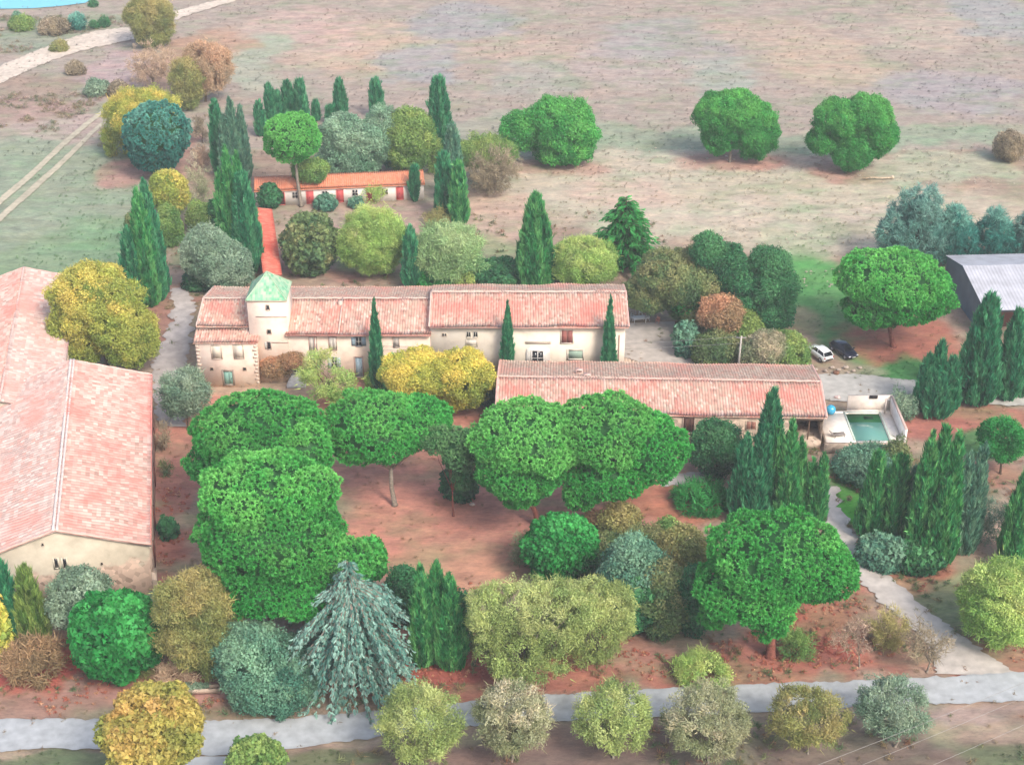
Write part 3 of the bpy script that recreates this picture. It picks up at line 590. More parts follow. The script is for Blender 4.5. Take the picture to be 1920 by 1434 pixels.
# ------------------------------------------------------------------ buildings
def onPlane(px, py, root, yl=0.0):
    """ray through a photo point met with the root's local plane y = yl; returns local x, z"""
    d = ray(px, py); o = np.array((0, 0, H)); R = root.location; a = root.rotation_euler[2]
    xd = np.array((math.cos(a), math.sin(a), 0)); yd = np.array((-math.sin(a), math.cos(a), 0))
    r0 = o - np.array((R[0], R[1], R[2])); t = (yl - r0.dot(yd)) / d.dot(yd); p = r0 + d * t
    return p.dot(xd), p[2]
PER = 0.34
def roof(parent, name, m, u0, u1, ve, ze, vr, zr, axis='x', th=0.16, cap=True, sag=0.2, per=None):
    PER = per or 0.34
    ln = math.hypot(vr - ve, zr - ze); nv = max(2, int(ln / 0.84) + 1); nu = max(4, int(round((u1 - u0) / PER)) * 4)
    us = np.linspace(u0, u1, nu + 1); vs = np.linspace(0, 1, nv + 1); U, Vv = np.meshgrid(us, vs, indexing='ij')
    hh = np.array([0, 0.11, 0.15, 0.11]) * (PER / .34)
    hh = hh[np.arange(nu + 1) % 4][:, None] + 0.0 * Vv
    sd = len(name) + u0
    z = ze + (zr - ze) * Vv + hh + (fbm(U / 3.5 + sd + 60, Vv * ln / 3.5 + 3, 3) - 0.5) * sag * 2
    y = ve + (vr - ve) * Vv
    P = np.stack([U, y, z], -1); B = np.stack([U, y, z * 0 + ze + (zr - ze) * Vv - th], -1)
    n1 = nv + 1; i0 = (np.arange(nu)[:, None] * n1 + np.arange(nv)[None]).ravel(); off = (nu + 1) * n1
    T = np.concatenate([np.stack([i0, i0 + n1, i0 + n1 + 1], 1), np.stack([i0, i0 + n1 + 1, i0 + 1], 1),
                        np.stack([i0 + off, i0 + n1 + 1 + off, i0 + n1 + off], 1), np.stack([i0 + off, i0 + 1 + off, i0 + n1 + 1 + off], 1)])
    def side(idx):
        a, b = idx[:-1], idx[1:]; return np.concatenate([np.stack([a, b, b + off], 1), np.stack([a, b + off, a + off], 1)])
    T = np.concatenate([T, side(np.arange(n1)), side(nu * n1 + np.arange(n1)), side(np.arange(nu + 1) * n1), side(np.arange(nu + 1) * n1 + nv)])
    V = np.concatenate([P.reshape(-1, 3), B.reshape(-1, 3)]); uvv = np.concatenate([np.stack([U, Vv * ln], -1).reshape(-1, 2)] * 2)
    if axis == 'y': V = V[:, [1, 0, 2]]
    b = MB(); b.tris(V, T); o = b.build(name, m, parent)
    ul = o.data.uv_layers.new(name='UV'); li = T.ravel(); ul.data.foreach_set('uv', uvv[li].astype(np.float32).ravel())
    return o
def ridge_cap(parent, pts, r=0.14, c=lin(226, 200, 186), name='ridge_cap'):
    b = MB(); P = []
    for a, e in zip(pts[:-1], pts[1:]):
        n = max(2, int(np.linalg.norm(np.array(e) - a) / 0.5)); P += [np.array(a) + (np.array(e) - a) * i / n + (0, 0, 0.03 * math.sin(i * 1.7)) for i in range(n)]
    P.append(np.array(pts[-1], float)); R = [r * (0.88 + 0.16 * (i % 2)) for i in range(len(P))]
    b.tube(P, R, 7, c); return b.build(name, PAINT, parent)
def gable(name, m, parent, x0, x1, y0, y1, ze, ridge, axis='x', base=-0.4, ze2=None, zr=None):
    """walls under a two-slope roof; ridge = position across"""
    ze2 = ze if ze2 is None else ze2; b = MB()
    if axis == 'x': prof = [(y0, base), (y1, base), (y1, ze2), (ridge, zr), (y0, ze)]; V = [(x0, p[0], p[1]) for p in prof] + [(x1, p[0], p[1]) for p in prof]
    else: prof = [(x0, base), (x1, base), (x1, ze2), (ridge, zr), (x0, ze)]; V = [(p[0], y0, p[1]) for p in prof] + [(p[0], y1, p[1]) for p in prof]
    f = [(0, 1, 2, 3, 4), (9, 8, 7, 6, 5)] + [(i, i + 5, (i + 1) % 5 + 5, (i + 1) % 5) for i in range(5)]
    b.poly(V, f); return b.build(name, m, parent)
def frame_box(b, x0, x1, z0, z1, y, fw, d, C):
    b.box(x0 - fw, x0, y - d, y + .02, z0 - fw, z1 + fw, C); b.box(x1, x1 + fw, y - d, y + .02, z0 - fw, z1 + fw, C)
    b.box(x0, x1, y - d, y + .02, z1, z1 + fw, C); b.box(x0, x1, y - d * 1.3, y + .02, z0 - fw, z0, C)
def window(root, px0, py0, px1, py1, yl, frame=lin(190, 160, 150), pane=None, shut=None, mode='closed', fw=0.1, bars=True, name='window', sw=None, label=None):
    x0, z1 = onPlane(px0, py0, root, yl); x1, z0 = onPlane(px1, py1, root, yl)
    b = MB(); frame_box(b, x0, x1, z0, z1, yl, fw, 0.09, frame)
    if bars and pane is None and x1 - x0 > 0.45:
        b.box((x0 + x1) / 2 - .035, (x0 + x1) / 2 + .035, yl - .06, yl + .01, z0, z1, lin(215, 210, 200))
        if z1 - z0 > 0.8: b.box(x0, x1, yl - .055, yl + .01, (z0 + z1) / 2 - .03, (z0 + z1) / 2 + .03, lin(215, 210, 200))
    w = b.build(name, PAINT, root); w['label'] = label if label else name
    if label is None: del w['label']
    p = MB(); p.box(x0, x1, yl - .03, yl + .01, z0, z1, pane if pane is not None else lin(30, 30, 34)); p.build('pane' if pane is None else 'panel', PANE if pane is None else PAINT, w)
    if shut is not None:
        if mode == 'closed': rr = [(x0, (x0 + x1) / 2 - .02), ((x0 + x1) / 2 + .02, x1)]; yo = -.09
        else:
            s = sw or (x1 - x0) * 0.7; rr = [(x0 - fw - s, x0 - fw - .01), (x1 + fw + .01, x1 + fw + s)]; yo = -.07
            if mode == 'left': rr = rr[:1]
        for a, c in rr:
            q = MB(); q.box(a, c, yl + yo, yl - .005 + (yo < -.08) * -.03, z0, z1, shut)
            for i in range(1, 4): zz = z0 + (z1 - z0) * i / 4; q.box(a + .03, c - .03, yl + yo - .015, yl + yo, zz - .03, zz + .03, shut * 0.9)
            q.build('shutter', PAINT, w)
    return w
def door(root, px0, py0, px1, py1, yl, leaf=lin(150, 180, 190), frame=lin(170, 165, 160), fw=0.14, glassy=False, label=None):
    x0, z1 = onPlane(px0, py0, root, yl); x1, z0 = onPlane(px1, py1, root, yl)
    b = MB(); b.box(x0, x1, yl - .04, yl + .01, z0, z1, leaf)
    for i in (0, 1):
        a = x0 + (x1 - x0) * (0.08 + .5 * i); b.box(a, a + (x1 - x0) * .36, yl - .06, yl - .04, z0 + .15, z1 - .2, leaf * 0.92)
    d = b.build('door', PANE if glassy else PAINT, root)
    if label: d['label'] = label
    f = MB(); frame_box(f, x0, x1, z0 + fw, z1, yl, fw, 0.12, frame)
    if glassy: f.box((x0 + x1) / 2 - .05, (x0 + x1) / 2 + .05, yl - .1, yl - .062, z0 + fw, z1, frame); f.box(x0, x1, yl - .095, yl - .063, (z0 + z1) / 2 - .04, (z0 + z1) / 2 + .04, frame)
    f.build('frame', PAINT, d); h = MB(); h.box(x1 - .16, x1 - .1, yl - .13, yl - .06, (z0 + z1) / 2 - .05, (z0 + z1) / 2 + .12, lin(60, 60, 60)); h.build('handle', PAINT, d)
    return d
def Yback(ypx, Yr, zr, slope, x=800):
    lo, hi = Yr, Yr + 16
    for _ in range(40):
        m = (lo + hi) / 2; z = zr - slope * (m - Yr)
        if onY(x, ypx, m)[2] > z: lo = m
        else: hi = m
    return lo

# --- the long manor house
YF = 175.2
HX = -40.2
def hx(px, Y=YF, py=640): return onY(px, py, Y)[0] - HX
house = empty('manor_house', (HX, YF, 0), 0, 'long two storey pink manor house with green roofed square tower', 'house')
def lz(px, py, yl): return onY(px, py, YF + yl)[2]
SL = 0.25
zB = lz(620, 625, 0); yr = 6.5; zrB = lz(620, 560, yr); yb = Yback(538, YF + yr, zrB, SL) - YF; zbB = zrB - SL * (yb - yr)
xt0 = hx(469); xt1 = hx(541); xC = hx(806, YF, 600); xE = hx(1172, YF, 640)
gable('wall', W_PINK, house, 0.25, xC - 0.02, 0.25, yb - .3, zB - .2, yr, zr=zrB - .22, ze2=zbB - .1)
zD = lz(1000, 610, 0); yrD = 6.4; zrD = lz(1000, 548, yrD); ybD = Yback(534, YF + yrD, zrD, SL) - YF; ybD = max(ybD, yrD + 4); zbD = zrD - SL * (ybD - yrD)
wD = gable('wall', W_CREAM, house, xC, xE, 0.22, ybD - .3, zD - .2, yrD, zr=zrD - .22, ze2=zbD - .1)
# left wing: projects forward below a narrow lean-to roof
zA = lz(420, 641, -1.2); zA2 = lz(420, 617, 1.2); zA3 = lz(420, 612, 0.9)
b = MB(); b.box(0, hx(480, YF - 1.2, 650), -1.2, 0.5, -.4, zA - .15); b.build('wall', W_PINK, house)
roof(house, 'lean_to_roof', TILE, -.25, hx(484, YF - 1.2, 640), -1.45, zA - .02, 1.1, zA2, th=.12)
roof(house, 'roof', TILE, -.1, xt0 + .4, 0.9, zA3, yr, zrB); roof(house, 'roof', TILE_BACK, -.1, xt0 + .4, yb, zbB, yr, zrB)
roof(house, 'roof', TILE, xt1 - .3, xC + .1, -.35, zB - .05, yr, zrB); roof(house, 'roof', TILE_BACK, xt0 + .42, xC + .1, yb, zbB, yr, zrB + .003)
roof(house, 'roof', TILE, xC - .15, xE + .4, -.4, zD - .06, yrD, zrD); roof(house, 'roof', TILE_BACK, xC - .15, xE + .4, ybD, zbD, yrD, zrD)
ridge_cap(house, [(-.1, yr, zrB + .08), (xC - .2, yr, zrB + .08)]); ridge_cap(house, [(xC - .15, yrD, zrD + .08), (xE + .4, yrD, zrD + .08)])
ridge_cap(house, [(-.08, 0.9, zA3 + .08), (-.08, yr, zrB + .08), (-.08, yb, zbB + .08)], .12, name='verge_tiles')
ridge_cap(house, [(xC - .12, -.4, zD + .03), (xC - .12, yrD, zrD + .08)], .12, name='verge_tiles'); ridge_cap(house, [(xE + .38, -.4, zD + .03), (xE + .38, yrD, zrD + .08), (xE + .38, ybD, zbD + .05)], .12, lin(236, 190, 176), name='verge_tiles')
pc = MB(); xw = hx(655); pc.tube([(hx(636), -.3, zB + .1), (hx(636), yr, zrB + .12)], [.1, .1], 6, lin(226, 200, 186)); pc.build('verge_tiles', PAINT, house)
# tower
tw = MB(); ztw = lz(505, 563, 0.1); tw.box(xt0, xt1, 0.1, 5.3, -.4, ztw); tower = tw.build('tower', W_PINK, house)
tc_ = MB(); tc_.box(xt0 - .12, xt1 + .12, -.02, 5.42, ztw - .18, ztw, lin(232, 214, 196)); z5 = lz(505, 593, 0.1); tc_.build('cornice', PAINT, tower); tc_ = MB(); tc_.box(xt0 + 1.0, xt1 - .02, 0.02, 0.3, z5 - .1, z5, lin(206, 182, 168)); tc_.build('string_course', PAINT, tower); tc_ = MB()
z6 = lz(520, 641, 0.1); tc_.box(xt0 + 2.7, xt1 - .02, 0.0, 0.3, z6 - .1, z6, lin(206, 182, 168)); tc_.build('string_course', PAINT, tower)
ap = np.array(((xt0 + xt1) / 2 - .05, 2.7, lz(502, 509, 2.7))); e = .15
cr = [(xt0 - e, .1 - e, ztw), (xt1 + e, .1 - e, ztw), (xt1 + e, 5.3 + e, ztw), (xt0 - e, 5.3 + e, ztw)]
tr = MB(); V = []; Tt = []; UVs = []; n = 14
for s in range(4):
    A = np.array(cr[s]); B = np.array(cr[(s + 1) % 4]); L_ = np.linalg.norm(B - A); base = len(V)
    for i in range(n + 1):
        f = i / n; bell = 0.30 * (1 - f) ** 2 * f * 0
        for j in range(n + 1):
            q = A + (B - A) * j / n; p_ = q + (ap - q) * f; p_ = p_ + (0, 0, 0.03 * (j % 2) * (1 - f)); V.append(p_); UVs.append(((j / n - .5) * L_ * (1 - f) + s * 20, f * 4.5))
    for i in range(n):
        for j in range(n):
            a = base + i * (n + 1) + j; Tt += [(a, a + 1, a + n + 2), (a, a + n + 2, a + n + 1)]
k0 = len(V); V += [c for c in cr]; UVs += [(0, 0)] * 4; Tt += [(k0, k0 + 2, k0 + 1), (k0, k0 + 3, k0 + 2)]
tr.tris(V, Tt); tro = tr.build('tower_roof', TILE_GREEN, tower); ul = tro.data.uv_layers.new(name='UV'); ul.data.foreach_set('uv', np.array(UVs)[np.array(Tt).ravel()].astype(np.float32).ravel())
for s in range(4): ridge_cap(tower, [cr[s], tuple(ap)], .09, lin(176, 204, 172), name='hip_tiles')
# openings, read off the photograph on the facade plane
fr = lin(186, 158, 146); sh = lin(236, 228, 218); bl = lin(168, 192, 206)
window(house, 396, 648, 416, 672, -1.2, lin(214, 196, 180), pane=lin(232, 224, 206)); window(house, 438, 647, 457, 671, -1.2, lin(206, 192, 174), pane=lin(236, 230, 214))
door(house, 419, 696, 438, 722, -1.2, lin(140, 186, 172), lin(160, 146, 132), .22)
for px in (397, 459): window(house, px - 3, 689, px + 3, 694, -1.2, lin(190, 170, 150), fw=.05)
window(house, 499, 572, 505, 580, 0.1, lin(214, 196, 180), fw=.09); window(house, 501, 618, 508, 625, 0.1, lin(196, 176, 160), fw=.08); window(house, 501, 641, 508, 654, 0.1, lin(190, 176, 166), shut=lin(206, 208, 200), mode='left', fw=.08)
window(house, 580, 632, 594, 655, 0.25, fr, shut=sh); window(house, 617, 632, 631, 655, 0.25, fr, shut=sh); window(house, 667, 632, 678, 648, 0.25, lin(170, 176, 186), shut=bl, mode='open')
window(house, 582, 672, 592, 690, 0.25, lin(190, 200, 180), shut=lin(150, 186, 150), mode='open'); window(house, 622, 670, 632, 690, 0.25, lin(190, 200, 190), shut=lin(190, 206, 206), mode='open')
door(house, 666, 670, 681, 708, 0.25, bl, fr, .16); door(house, 551, 680, 561, 700, 0.25, lin(20, 20, 22), lin(226, 226, 224), .2, True)
window(house, 738, 633, 748, 650, 0.25, lin(206, 190, 176), pane=lin(214, 204, 196)); 
window(house, 829, 625, 837, 630, 0.22, lin(226, 210, 190), fw=.05); window(house, 875, 622, 882, 631, 0.22, lin(238, 230, 214), fw=.08); window(house, 888, 622, 895, 631, 0.22, lin(238, 230, 214), fw=.08)
window(house, 874, 636, 894, 648, 0.22, lin(206, 196, 180), pane=lin(240, 232, 218), fw=.1); door(house, 884, 659, 896, 676, 0.22, lin(70, 50, 40), lin(206, 190, 170), .1)
window(house, 1053, 619, 1073, 642, 0.22, lin(236, 226, 210), shut=lin(166, 104, 96), fw=.14)
aw = MB(); x0, z1 = onPlane(986, 650, house, .22); x1, z0 = onPlane(1031, 690, house, .22); n = 10; cxx = (x0 + x1) / 2; hw = (x1 - x0) / 2
ap_ = [(x0, z0)] + [(cxx - hw * math.cos(math.pi * i / n) ** 1 if True else 0, z1 - .7 + .7 * math.sin(math.pi * i / n) ** .6) for i in range(n + 1)] + [(x1, z0)]
aw.poly([(p[0], .12, p[1]) for p in ap_] + [(p[0], .225, p[1]) for p in ap_], [tuple(range(len(ap_)))] + [(i, i + len(ap_), (i + 1) % len(ap_) + len(ap_), (i + 1) % len(ap_)) for i in range(len(ap_))], lin(246, 240, 232)); aw.build('door_surround', PAINT, house)
door(house, 998, 658, 1018, 684, .12, lin(20, 20, 22), lin(236, 232, 226), .14, True)
lt = MB(); x0, z1 = onPlane(985, 640, house, .22); x1, z0 = onPlane(1033, 644, house, .22); lt.box(x0, x1, .12, .23, z0, z1, lin(206, 192, 176)); lt.build('lintel', PAINT, house)
window(house, 1066, 657, 1092, 672, 0.22, lin(232, 222, 206), pane=lin(168, 194, 176), fw=.2)
for px in (590, 700, 1161): pr_ = MB(); x, _ = onPlane(px, 640, house, .2); pr_.tube([(x, .12, -.2), (x, .12, zB - .3)], [.06, .06], 6, lin(196, 150, 136)); pr_.build('downpipe', PAINT, house)
g_ = MB(); g_.tube([(xt1, -.42, zB - .12), (xC, -.42, zB - .12)], [.09, .09], 6, lin(196, 140, 128)); g_.build('gutter', PAINT, house); g_ = MB(); g_.tube([(xC, -.48, zD - .12), (xE + .4, -.48, zD - .12)], [.09, .09], 6, lin(206, 160, 146)); g_.build('gutter', PAINT, house)
ch = MB(); x, _ = onPlane(636, 560, house, 0); 
for q in (xt0 * .35,): ch.box(hx(629), hx(629) + .5, yr - 1.4, yr - .9, zrB - .8, zrB + .25, lin(226, 200, 186))
ch.build('roof_vent', PAINT, house)
for i in range(11): qn = MB(); zq = 0.4 + i * .52; w_ = .5 if i % 2 else .32; qn.box(-.03, w_, -1.235, -1.1, zq, zq + .3, lin(226, 206, 188)); qn.build('quoin', PAINT, house); qn = MB(); xx = hx(480, YF - 1.2, 650); qn.box(xx - w_, xx + .03, -1.235, -1.1, zq, zq + .3, lin(226, 206, 188)); qn.build('quoin', PAINT, house)
st = MB()
for i in range(4): x0, _ = onPlane(546, 700, house, 0); x1, _ = onPlane(568, 700, house, 0); st.box(x0 - i * .15, x1 + i * .15, -.5 - i * .35, .2, -.2, max(0.1, onPlane(555, 702, house, 0)[1]) * (1 - i / 4) + .04, lin(206, 206, 204))
st.build('door_steps', PAINT, house)

# --- annex in front
EZ = 4.6; FR_ = G(1551, 783, EZ); RZ = math.radians(-1.9)
xl = onY(928, 750, 159.5)[0]; LE = (FR_[0] - xl) / math.cos(RZ)
annex = empty('annex_house', (FR_[0] - LE * math.cos(RZ), FR_[1] - LE * math.sin(RZ), 0), RZ, 'low annex with long pink tiled roof and open porch by the pool', 'annex')
zr_ = EZ + 1.4; yr_ = 6.2; yb_ = 13.2
roof(annex, 'roof', TILE, 0, LE, 0, EZ, yr_, zr_); roof(annex, 'roof', TILE_BACK, 0, LE, yb_, EZ - .1, yr_, zr_)
ridge_cap(annex, [(0, yr_, zr_ + .08), (LE, yr_, zr_ + .08)], .13, lin(232, 196, 182)); 
for x in (0.04, LE - .04): ridge_cap(annex, [(x, 0, EZ + .07), (x, yr_, zr_ + .09), (x, yb_, EZ)], .13, lin(236, 190, 178), name='verge_tiles')
xp0 = onPlane(1492, 800, annex, .4)[0]; xp1 = onPlane(1543, 800, annex, .4)[0]
gable('wall', W_STONE, annex, .4, xp0, .4, yb_ - .5, EZ - .22, yr_, zr=zr_ - .25)
b = MB(); b.box(xp0 + .002, LE - .35, 5.0, yb_ - .5, -.4, EZ - .25); b.box(xp1, LE - .35, .4, 5.0, -.4, EZ - .25); b.box(xp0 + .002, xp1, .4, 5.0, -.4, 1.15); b.box(xp0 - .2, LE - .3, .38, .7, EZ - .6, EZ - .2); b.build('porch_wall', W_STONE, annex)
b = MB(); b.poly([(LE - .36, .4, EZ - .26), (LE - .36, yb_ - .5, EZ - .26), (LE - .36, yr_, zr_ - .2), (LE - .8, .4, EZ - .26), (LE - .8, yb_ - .5, EZ - .26), (LE - .8, yr_, zr_ - .2)], [(0, 1, 2), (5, 4, 3), (0, 2, 5, 3), (2, 1, 4, 5)]); b.build('gable_wall', W_STONE, annex)
bm = MB(); bm.box(xp0, xp1, .5, .75, EZ - .75, EZ - .61, lin(110, 80, 60)); bm.tube([((xp0 + xp1) / 2, .7, 1.15), ((xp0 + xp1) / 2, .7, EZ - .7)], [.08, .08], 6, lin(120, 95, 75)); bm.build('porch_beam', WOOD, annex)
door(annex, 1282, 782, 1300, 812, .4, lin(90, 60, 50), lin(196, 176, 160), .12); window(annex, 1322, 786, 1338, 800, .4, lin(206, 190, 170), shut=lin(170, 120, 104)); window(annex, 1400, 790, 1416, 804, .4, lin(206, 190, 170), shut=lin(170, 120, 104))
for px, py in ((1087, 671), (1102, 680)):
    xx, zz = onPlane(px, py, annex, yr_ + (1.6 if px < 1100 else .4)); c = MB(); c.box(xx - .45, xx + .45, yr_ - .1 + (1.6 if px < 1100 else .4), yr_ + .4 + (1.6 if px < 1100 else .4), zr_ - .6, zr_ + .32, lin(226, 190, 178)); c.box(xx - .3, xx + .3, yr_ - .12 + (1.6 if px < 1100 else .4), yr_ + (1.6 if px < 1100 else .4), zr_ + .02, zr_ + .2, lin(60, 50, 48)); c.build('chimney', PAINT, annex)

# --- big barn, front left
BR = math.radians(11.34); c0 = G(283, 1022, 6.9)
barn = empty('stone_barn', (c0[0], c0[1], 0), BR, 'big barn with two wide tiled slopes and a stone gable end', 'barn')
w9 = 9.0; LN = 36.47; zr9 = 6.9 + .33 * w9
roof(barn, 'roof', TILE_BARN, 0, LN, 0, 6.9, -w9, zr9, 'y', sag=.3, per=.52); roof(barn, 'roof', TILE_GREY, 0, LN, -2 * w9 - .4, 6.8, -w9, zr9, 'y', sag=.3, per=.52)
ridge_cap(barn, [(-w9 - .16, -.05, zr9 + .10), (-w9 - .16, LN, zr9 + .10)], .17, lin(238, 226, 218)); ridge_cap(barn, [(-w9 + .2, -.05, zr9 + .08), (-w9 + .2, LN, zr9 + .08)], .15, lin(236, 220, 212))
ridge_cap(barn, [(0, .05, 6.98), (-w9, .05, zr9 + .05), (-2 * w9, .05, 6.98)], .13, lin(232, 190, 176), name='verge_tiles'); ridge_cap(barn, [(0, LN - .05, 6.98), (-w9, LN - .05, zr9 + .05), (-2 * w9, LN - .05, 6.98)], .13, lin(240, 200, 186), name='verge_tiles')
ridge_cap(barn, [(-.02, 0, 6.98), (-.02, LN, 6.98)], .09, lin(240, 150, 136), name='gutter')
gable('wall', W_BARN, barn, -2 * w9, -.35, .35, LN - .3, 6.7, -w9, 'y', zr=zr9 - .25)
window(barn, 101, 1047, 110, 1063, .35, lin(226, 216, 196), fw=.14, bars=False); window(barn, 117, 1047, 126, 1063, .35, lin(226, 216, 196), fw=.14, bars=False)
for px, py in ((191, 1056), (206, 1086), (80, 1020)): window(barn, px - 2, py - 2, px + 2, py + 2, .35, lin(200, 186, 170), fw=.04)
bt = MB(); bt.box(-.4, .1, .28, 1.3, -.3, 3.2, lin(176, 160, 150)); bt.build('corner_buttress', W_STONE, barn)
for yy in (6, 13, 22, 30): dr = MB(); dr.box(-.36, -.26, yy, yy + 1.6, 0, 2.4, lin(120, 70, 60)); dr.build('side_door', WOOD, barn)
# --- second barn behind
p2 = G(45, 502, 8.5); q2 = G(5, 720, 8.5); rz2 = math.atan2(-(p2[0] - q2[0]), p2[1] - q2[1]); L2 = math.hypot(*(p2 - q2)[:2]) + 4
d2 = np.array((-math.sin(rz2), math.cos(rz2), 0)); o2 = p2 - d2 * L2
barn2 = empty('long_barn', (o2[0], o2[1], 0), rz2, 'further pink tiled barn half hidden by the yellow tree', 'barn')
roof(barn2, 'roof', TILE_GREY, 0, L2, 6.6, 8.5 - 2.09, 0, 8.5, 'y', sag=.3, per=.52); roof(barn2, 'roof', TILE_BARN, 0, L2, -8.2, 8.5 - 2.6, 0, 8.5, 'y', sag=.3, per=.52)
ridge_cap(barn2, [(0, 0, 8.58), (0, L2, 8.58)], .16, lin(234, 206, 194)); ridge_cap(barn2, [(6.6, L2 - .05, 6.49), (0, L2 - .05, 8.56), (-8.2, L2 - .05, 5.98)], .12, lin(236, 196, 184), name='verge_tiles')
gable('wall', W_BARN, barn2, -7.9, 6.35, .4, L2 - .3, 5.75, 0, 'y', zr=8.25, ze2=6.26)

# --- row of stalls with an orange roof
hr = G(524, 358, 2.6); hl = G(797, 346, 2.6); rz3 = math.atan2(hl[1] - hr[1], hl[0] - hr[0]); sp = G(476, 360, 2.6); LH = math.hypot(hl[0] - sp[0], hl[1] - sp[1])
stalls = empty('stable_row', (hl[0] - LH * math.cos(rz3), hl[1] - LH * math.sin(rz3), 0), rz3, 'white row of stalls with orange roof and red doors', 'stable')
roof(stalls, 'roof', TILE_ORANGE, 0, LH, 0, 2.65, 4.2, 3.5, th=.12, sag=.03)
b = MB(); b.poly([(.2, .35, -.3), (LH - .2, .35, -.3), (LH - .2, 4.0, -.3), (.2, 4.0, -.3), (.2, .35, 2.6), (LH - .2, .35, 2.6), (LH - .2, 4.0, 3.3), (.2, 4.0, 3.3)], [(0, 3, 2, 1), (4, 5, 6, 7), (0, 1, 5, 4), (1, 2, 6, 5), (2, 3, 7, 6), (3, 0, 4, 7)]); b.build('wall', W_WHITE, stalls)
for px in (527, 581, 637.5, 694, 750):
    xx = onPlane(px, 368, stalls, .35)[0]; rd = lin(206, 92, 92) if px > 530 else lin(90, 40, 40); f = MB(); f.box(xx - .5, xx + .5, .28, .36, 0, 2.15, rd); f.box(xx - .08, xx, .24, .28, 1, 1.2, lin(60, 50, 50)); d = f.build('door', PAINT, stalls)
    f = MB(); frame_box(f, xx - .5, xx + .5, .1, 2.15, .35, .12, .1, lin(214, 120, 112)); f.build('frame', PAINT, d)
for px in (553, 609, 665.5, 722): window(stalls, px - 5, 361 - (px - 553) * .04, px + 5, 371 - (px - 553) * .04, .35, lin(226, 216, 206), fw=.07)

# --- narrow red roofed shed running back from the tower
a_ = G(494, 392, 2.6); b_ = G(511, 515, 2.6); rz4 = math.atan2(-(a_[0] - b_[0]), a_[1] - b_[1]); L4 = math.hypot(*(a_ - b_)[:2])
shed = empty('narrow_shed', (b_[0], b_[1], 0), rz4, 'long narrow shed with red tiled roof behind the tower', 'shed')
roof(shed, 'roof', TILE_RED, 0, L4, 1.35, 2.45, -1.35, 2.9, 'y', th=.1, sag=.06)
b = MB(); b.box(-1.2, 1.15, .1, L4 - .1, -.3, 2.3); b.build('wall', W_RED, shed)

# --- metal hangar at right
jr = G(1849, 580, 4.2); hangar = empty('metal_hangar', (jr[0], jr[1], 0), math.radians(3.0), 'open fronted hangar with pale metal roof and dark blue gable', 'hangar')
mr = MB(); JL = 26.0; jy = 10.2; jb = 17.5
for i in range(int(JL / .5)):
    x = i * .5 - .3
    for (ya, za, yb2, zb2) in ((-.4, 4.2, jy, 6.0), (jb, 4.3, jy, 6.0)):
        mr.poly([(x, ya, za), (x + .4, ya, za), (x + .4, yb2, zb2), (x, yb2, zb2), (x + .45, ya, za + .06), (x + .5, ya, za), (x + .45, yb2, zb2 + .06), (x + .5, yb2, zb2)], [(0, 1, 2, 3), (1, 4, 6, 2), (4, 5, 7, 6)], lin(212, 213, 220, .78))
mr.build('roof', METAL, hangar)
ww = MB(); ww.poly([(0, -.2, 0), (0, jb, 0), (0, jb, 4.15), (0, jy, 5.85), (0, -.2, 4.1), (.12, -.2, 0), (.12, jb, 0), (.12, jb, 4.15), (.12, jy, 5.85), (.12, -.2, 4.1)], [(4, 3, 2, 1, 0), (5, 6, 7, 8, 9), (0, 5, 9, 4), (1, 2, 7, 6)], lin(92, 118, 136)); ww.build('gable_wall', METAL, hangar)
ww = MB(); ww.box(.13, JL, jb - .3, jb - .1, 0, 4.1, lin(120, 96, 84)); ww.build('back_wall', WOOD, hangar)
for i in range(6): q = MB(); q.box(i * 5 + .2, i * 5 + .5, -.2, .1, 0, 4.15, lin(120, 90, 80)); q.build('post', WOOD, hangar)
fb = MB(); fb.box(0.2, JL, -.25, -.05, 3.85, 4.12, lin(110, 116, 126)); fb.box(.5, JL, 3, 3.2, 0, 3.2, lin(150, 100, 88)); fb.build('front_beam', METAL, hangar)

# --- swimming pool terrace
DZ = 1.2; A = G(1664, 766, DZ); Bc = G(1700, 836, DZ); xR = (A[0] + Bc[0]) / 2; yB = A[1]; yFr = G(1600, 830, DZ)[1]
pool = empty('swimming_pool', (0, 0, 0), 0, 'raised white terrace with green rectangular swimming pool and white screen walls', 'pool')
xL = FR_[0] + .35; w0 = G(1585, 774, DZ)[0]; w1 = G(1648, 774, DZ)[0]; wy1 = G(1620, 774, DZ)[1]; wy0 = yFr + .5
DK = lin(240, 232, 220, .95); d = MB()
xm = onY(1588, 766, yB)[0]
d.box(xL, w0, yFr, wy1, 0, DZ, DK); d.box(w1, xR, yFr, wy1, 0, DZ, DK); d.box(w0, w1, yFr, wy0, 0, DZ, DK); d.box(xL, xm, wy1, yB - .6, 0, DZ, DK); d.box(xm, xR, wy1, yB, 0, DZ, DK)
d.build('deck', PAINT, pool)
c = MB(); cc = lin(206, 220, 206)
c.box(w0 - .25, w0, wy0, wy1 + .25, DZ, DZ + .03, cc); c.box(w1, w1 + .25, wy0, wy1 + .25, DZ, DZ + .03, cc); c.box(w0, w1, wy1, wy1 + .25, DZ, DZ + .03, cc); c.build('coping', PAINT, pool)
wt = MB(); wt.box(w0, w1, wy0, wy1, .2, DZ - .16); wt.build('water', POOLWATER, pool)
refl = MB(); refl.box(w0 + .05, w1 - .05, wy1 - 2.0, wy1 - .02, DZ - .2, DZ - .12, lin(36, 106, 60)); refl.box(w0 + 2.1, w0 + 3.2, wy1 - 1.4, wy1 - .7, DZ - .12, DZ - .06, lin(26, 70, 46)); refl.build('painted_reflection', LEAF, pool)  # dark green slabs stand in for the shaded tree reflection on the water
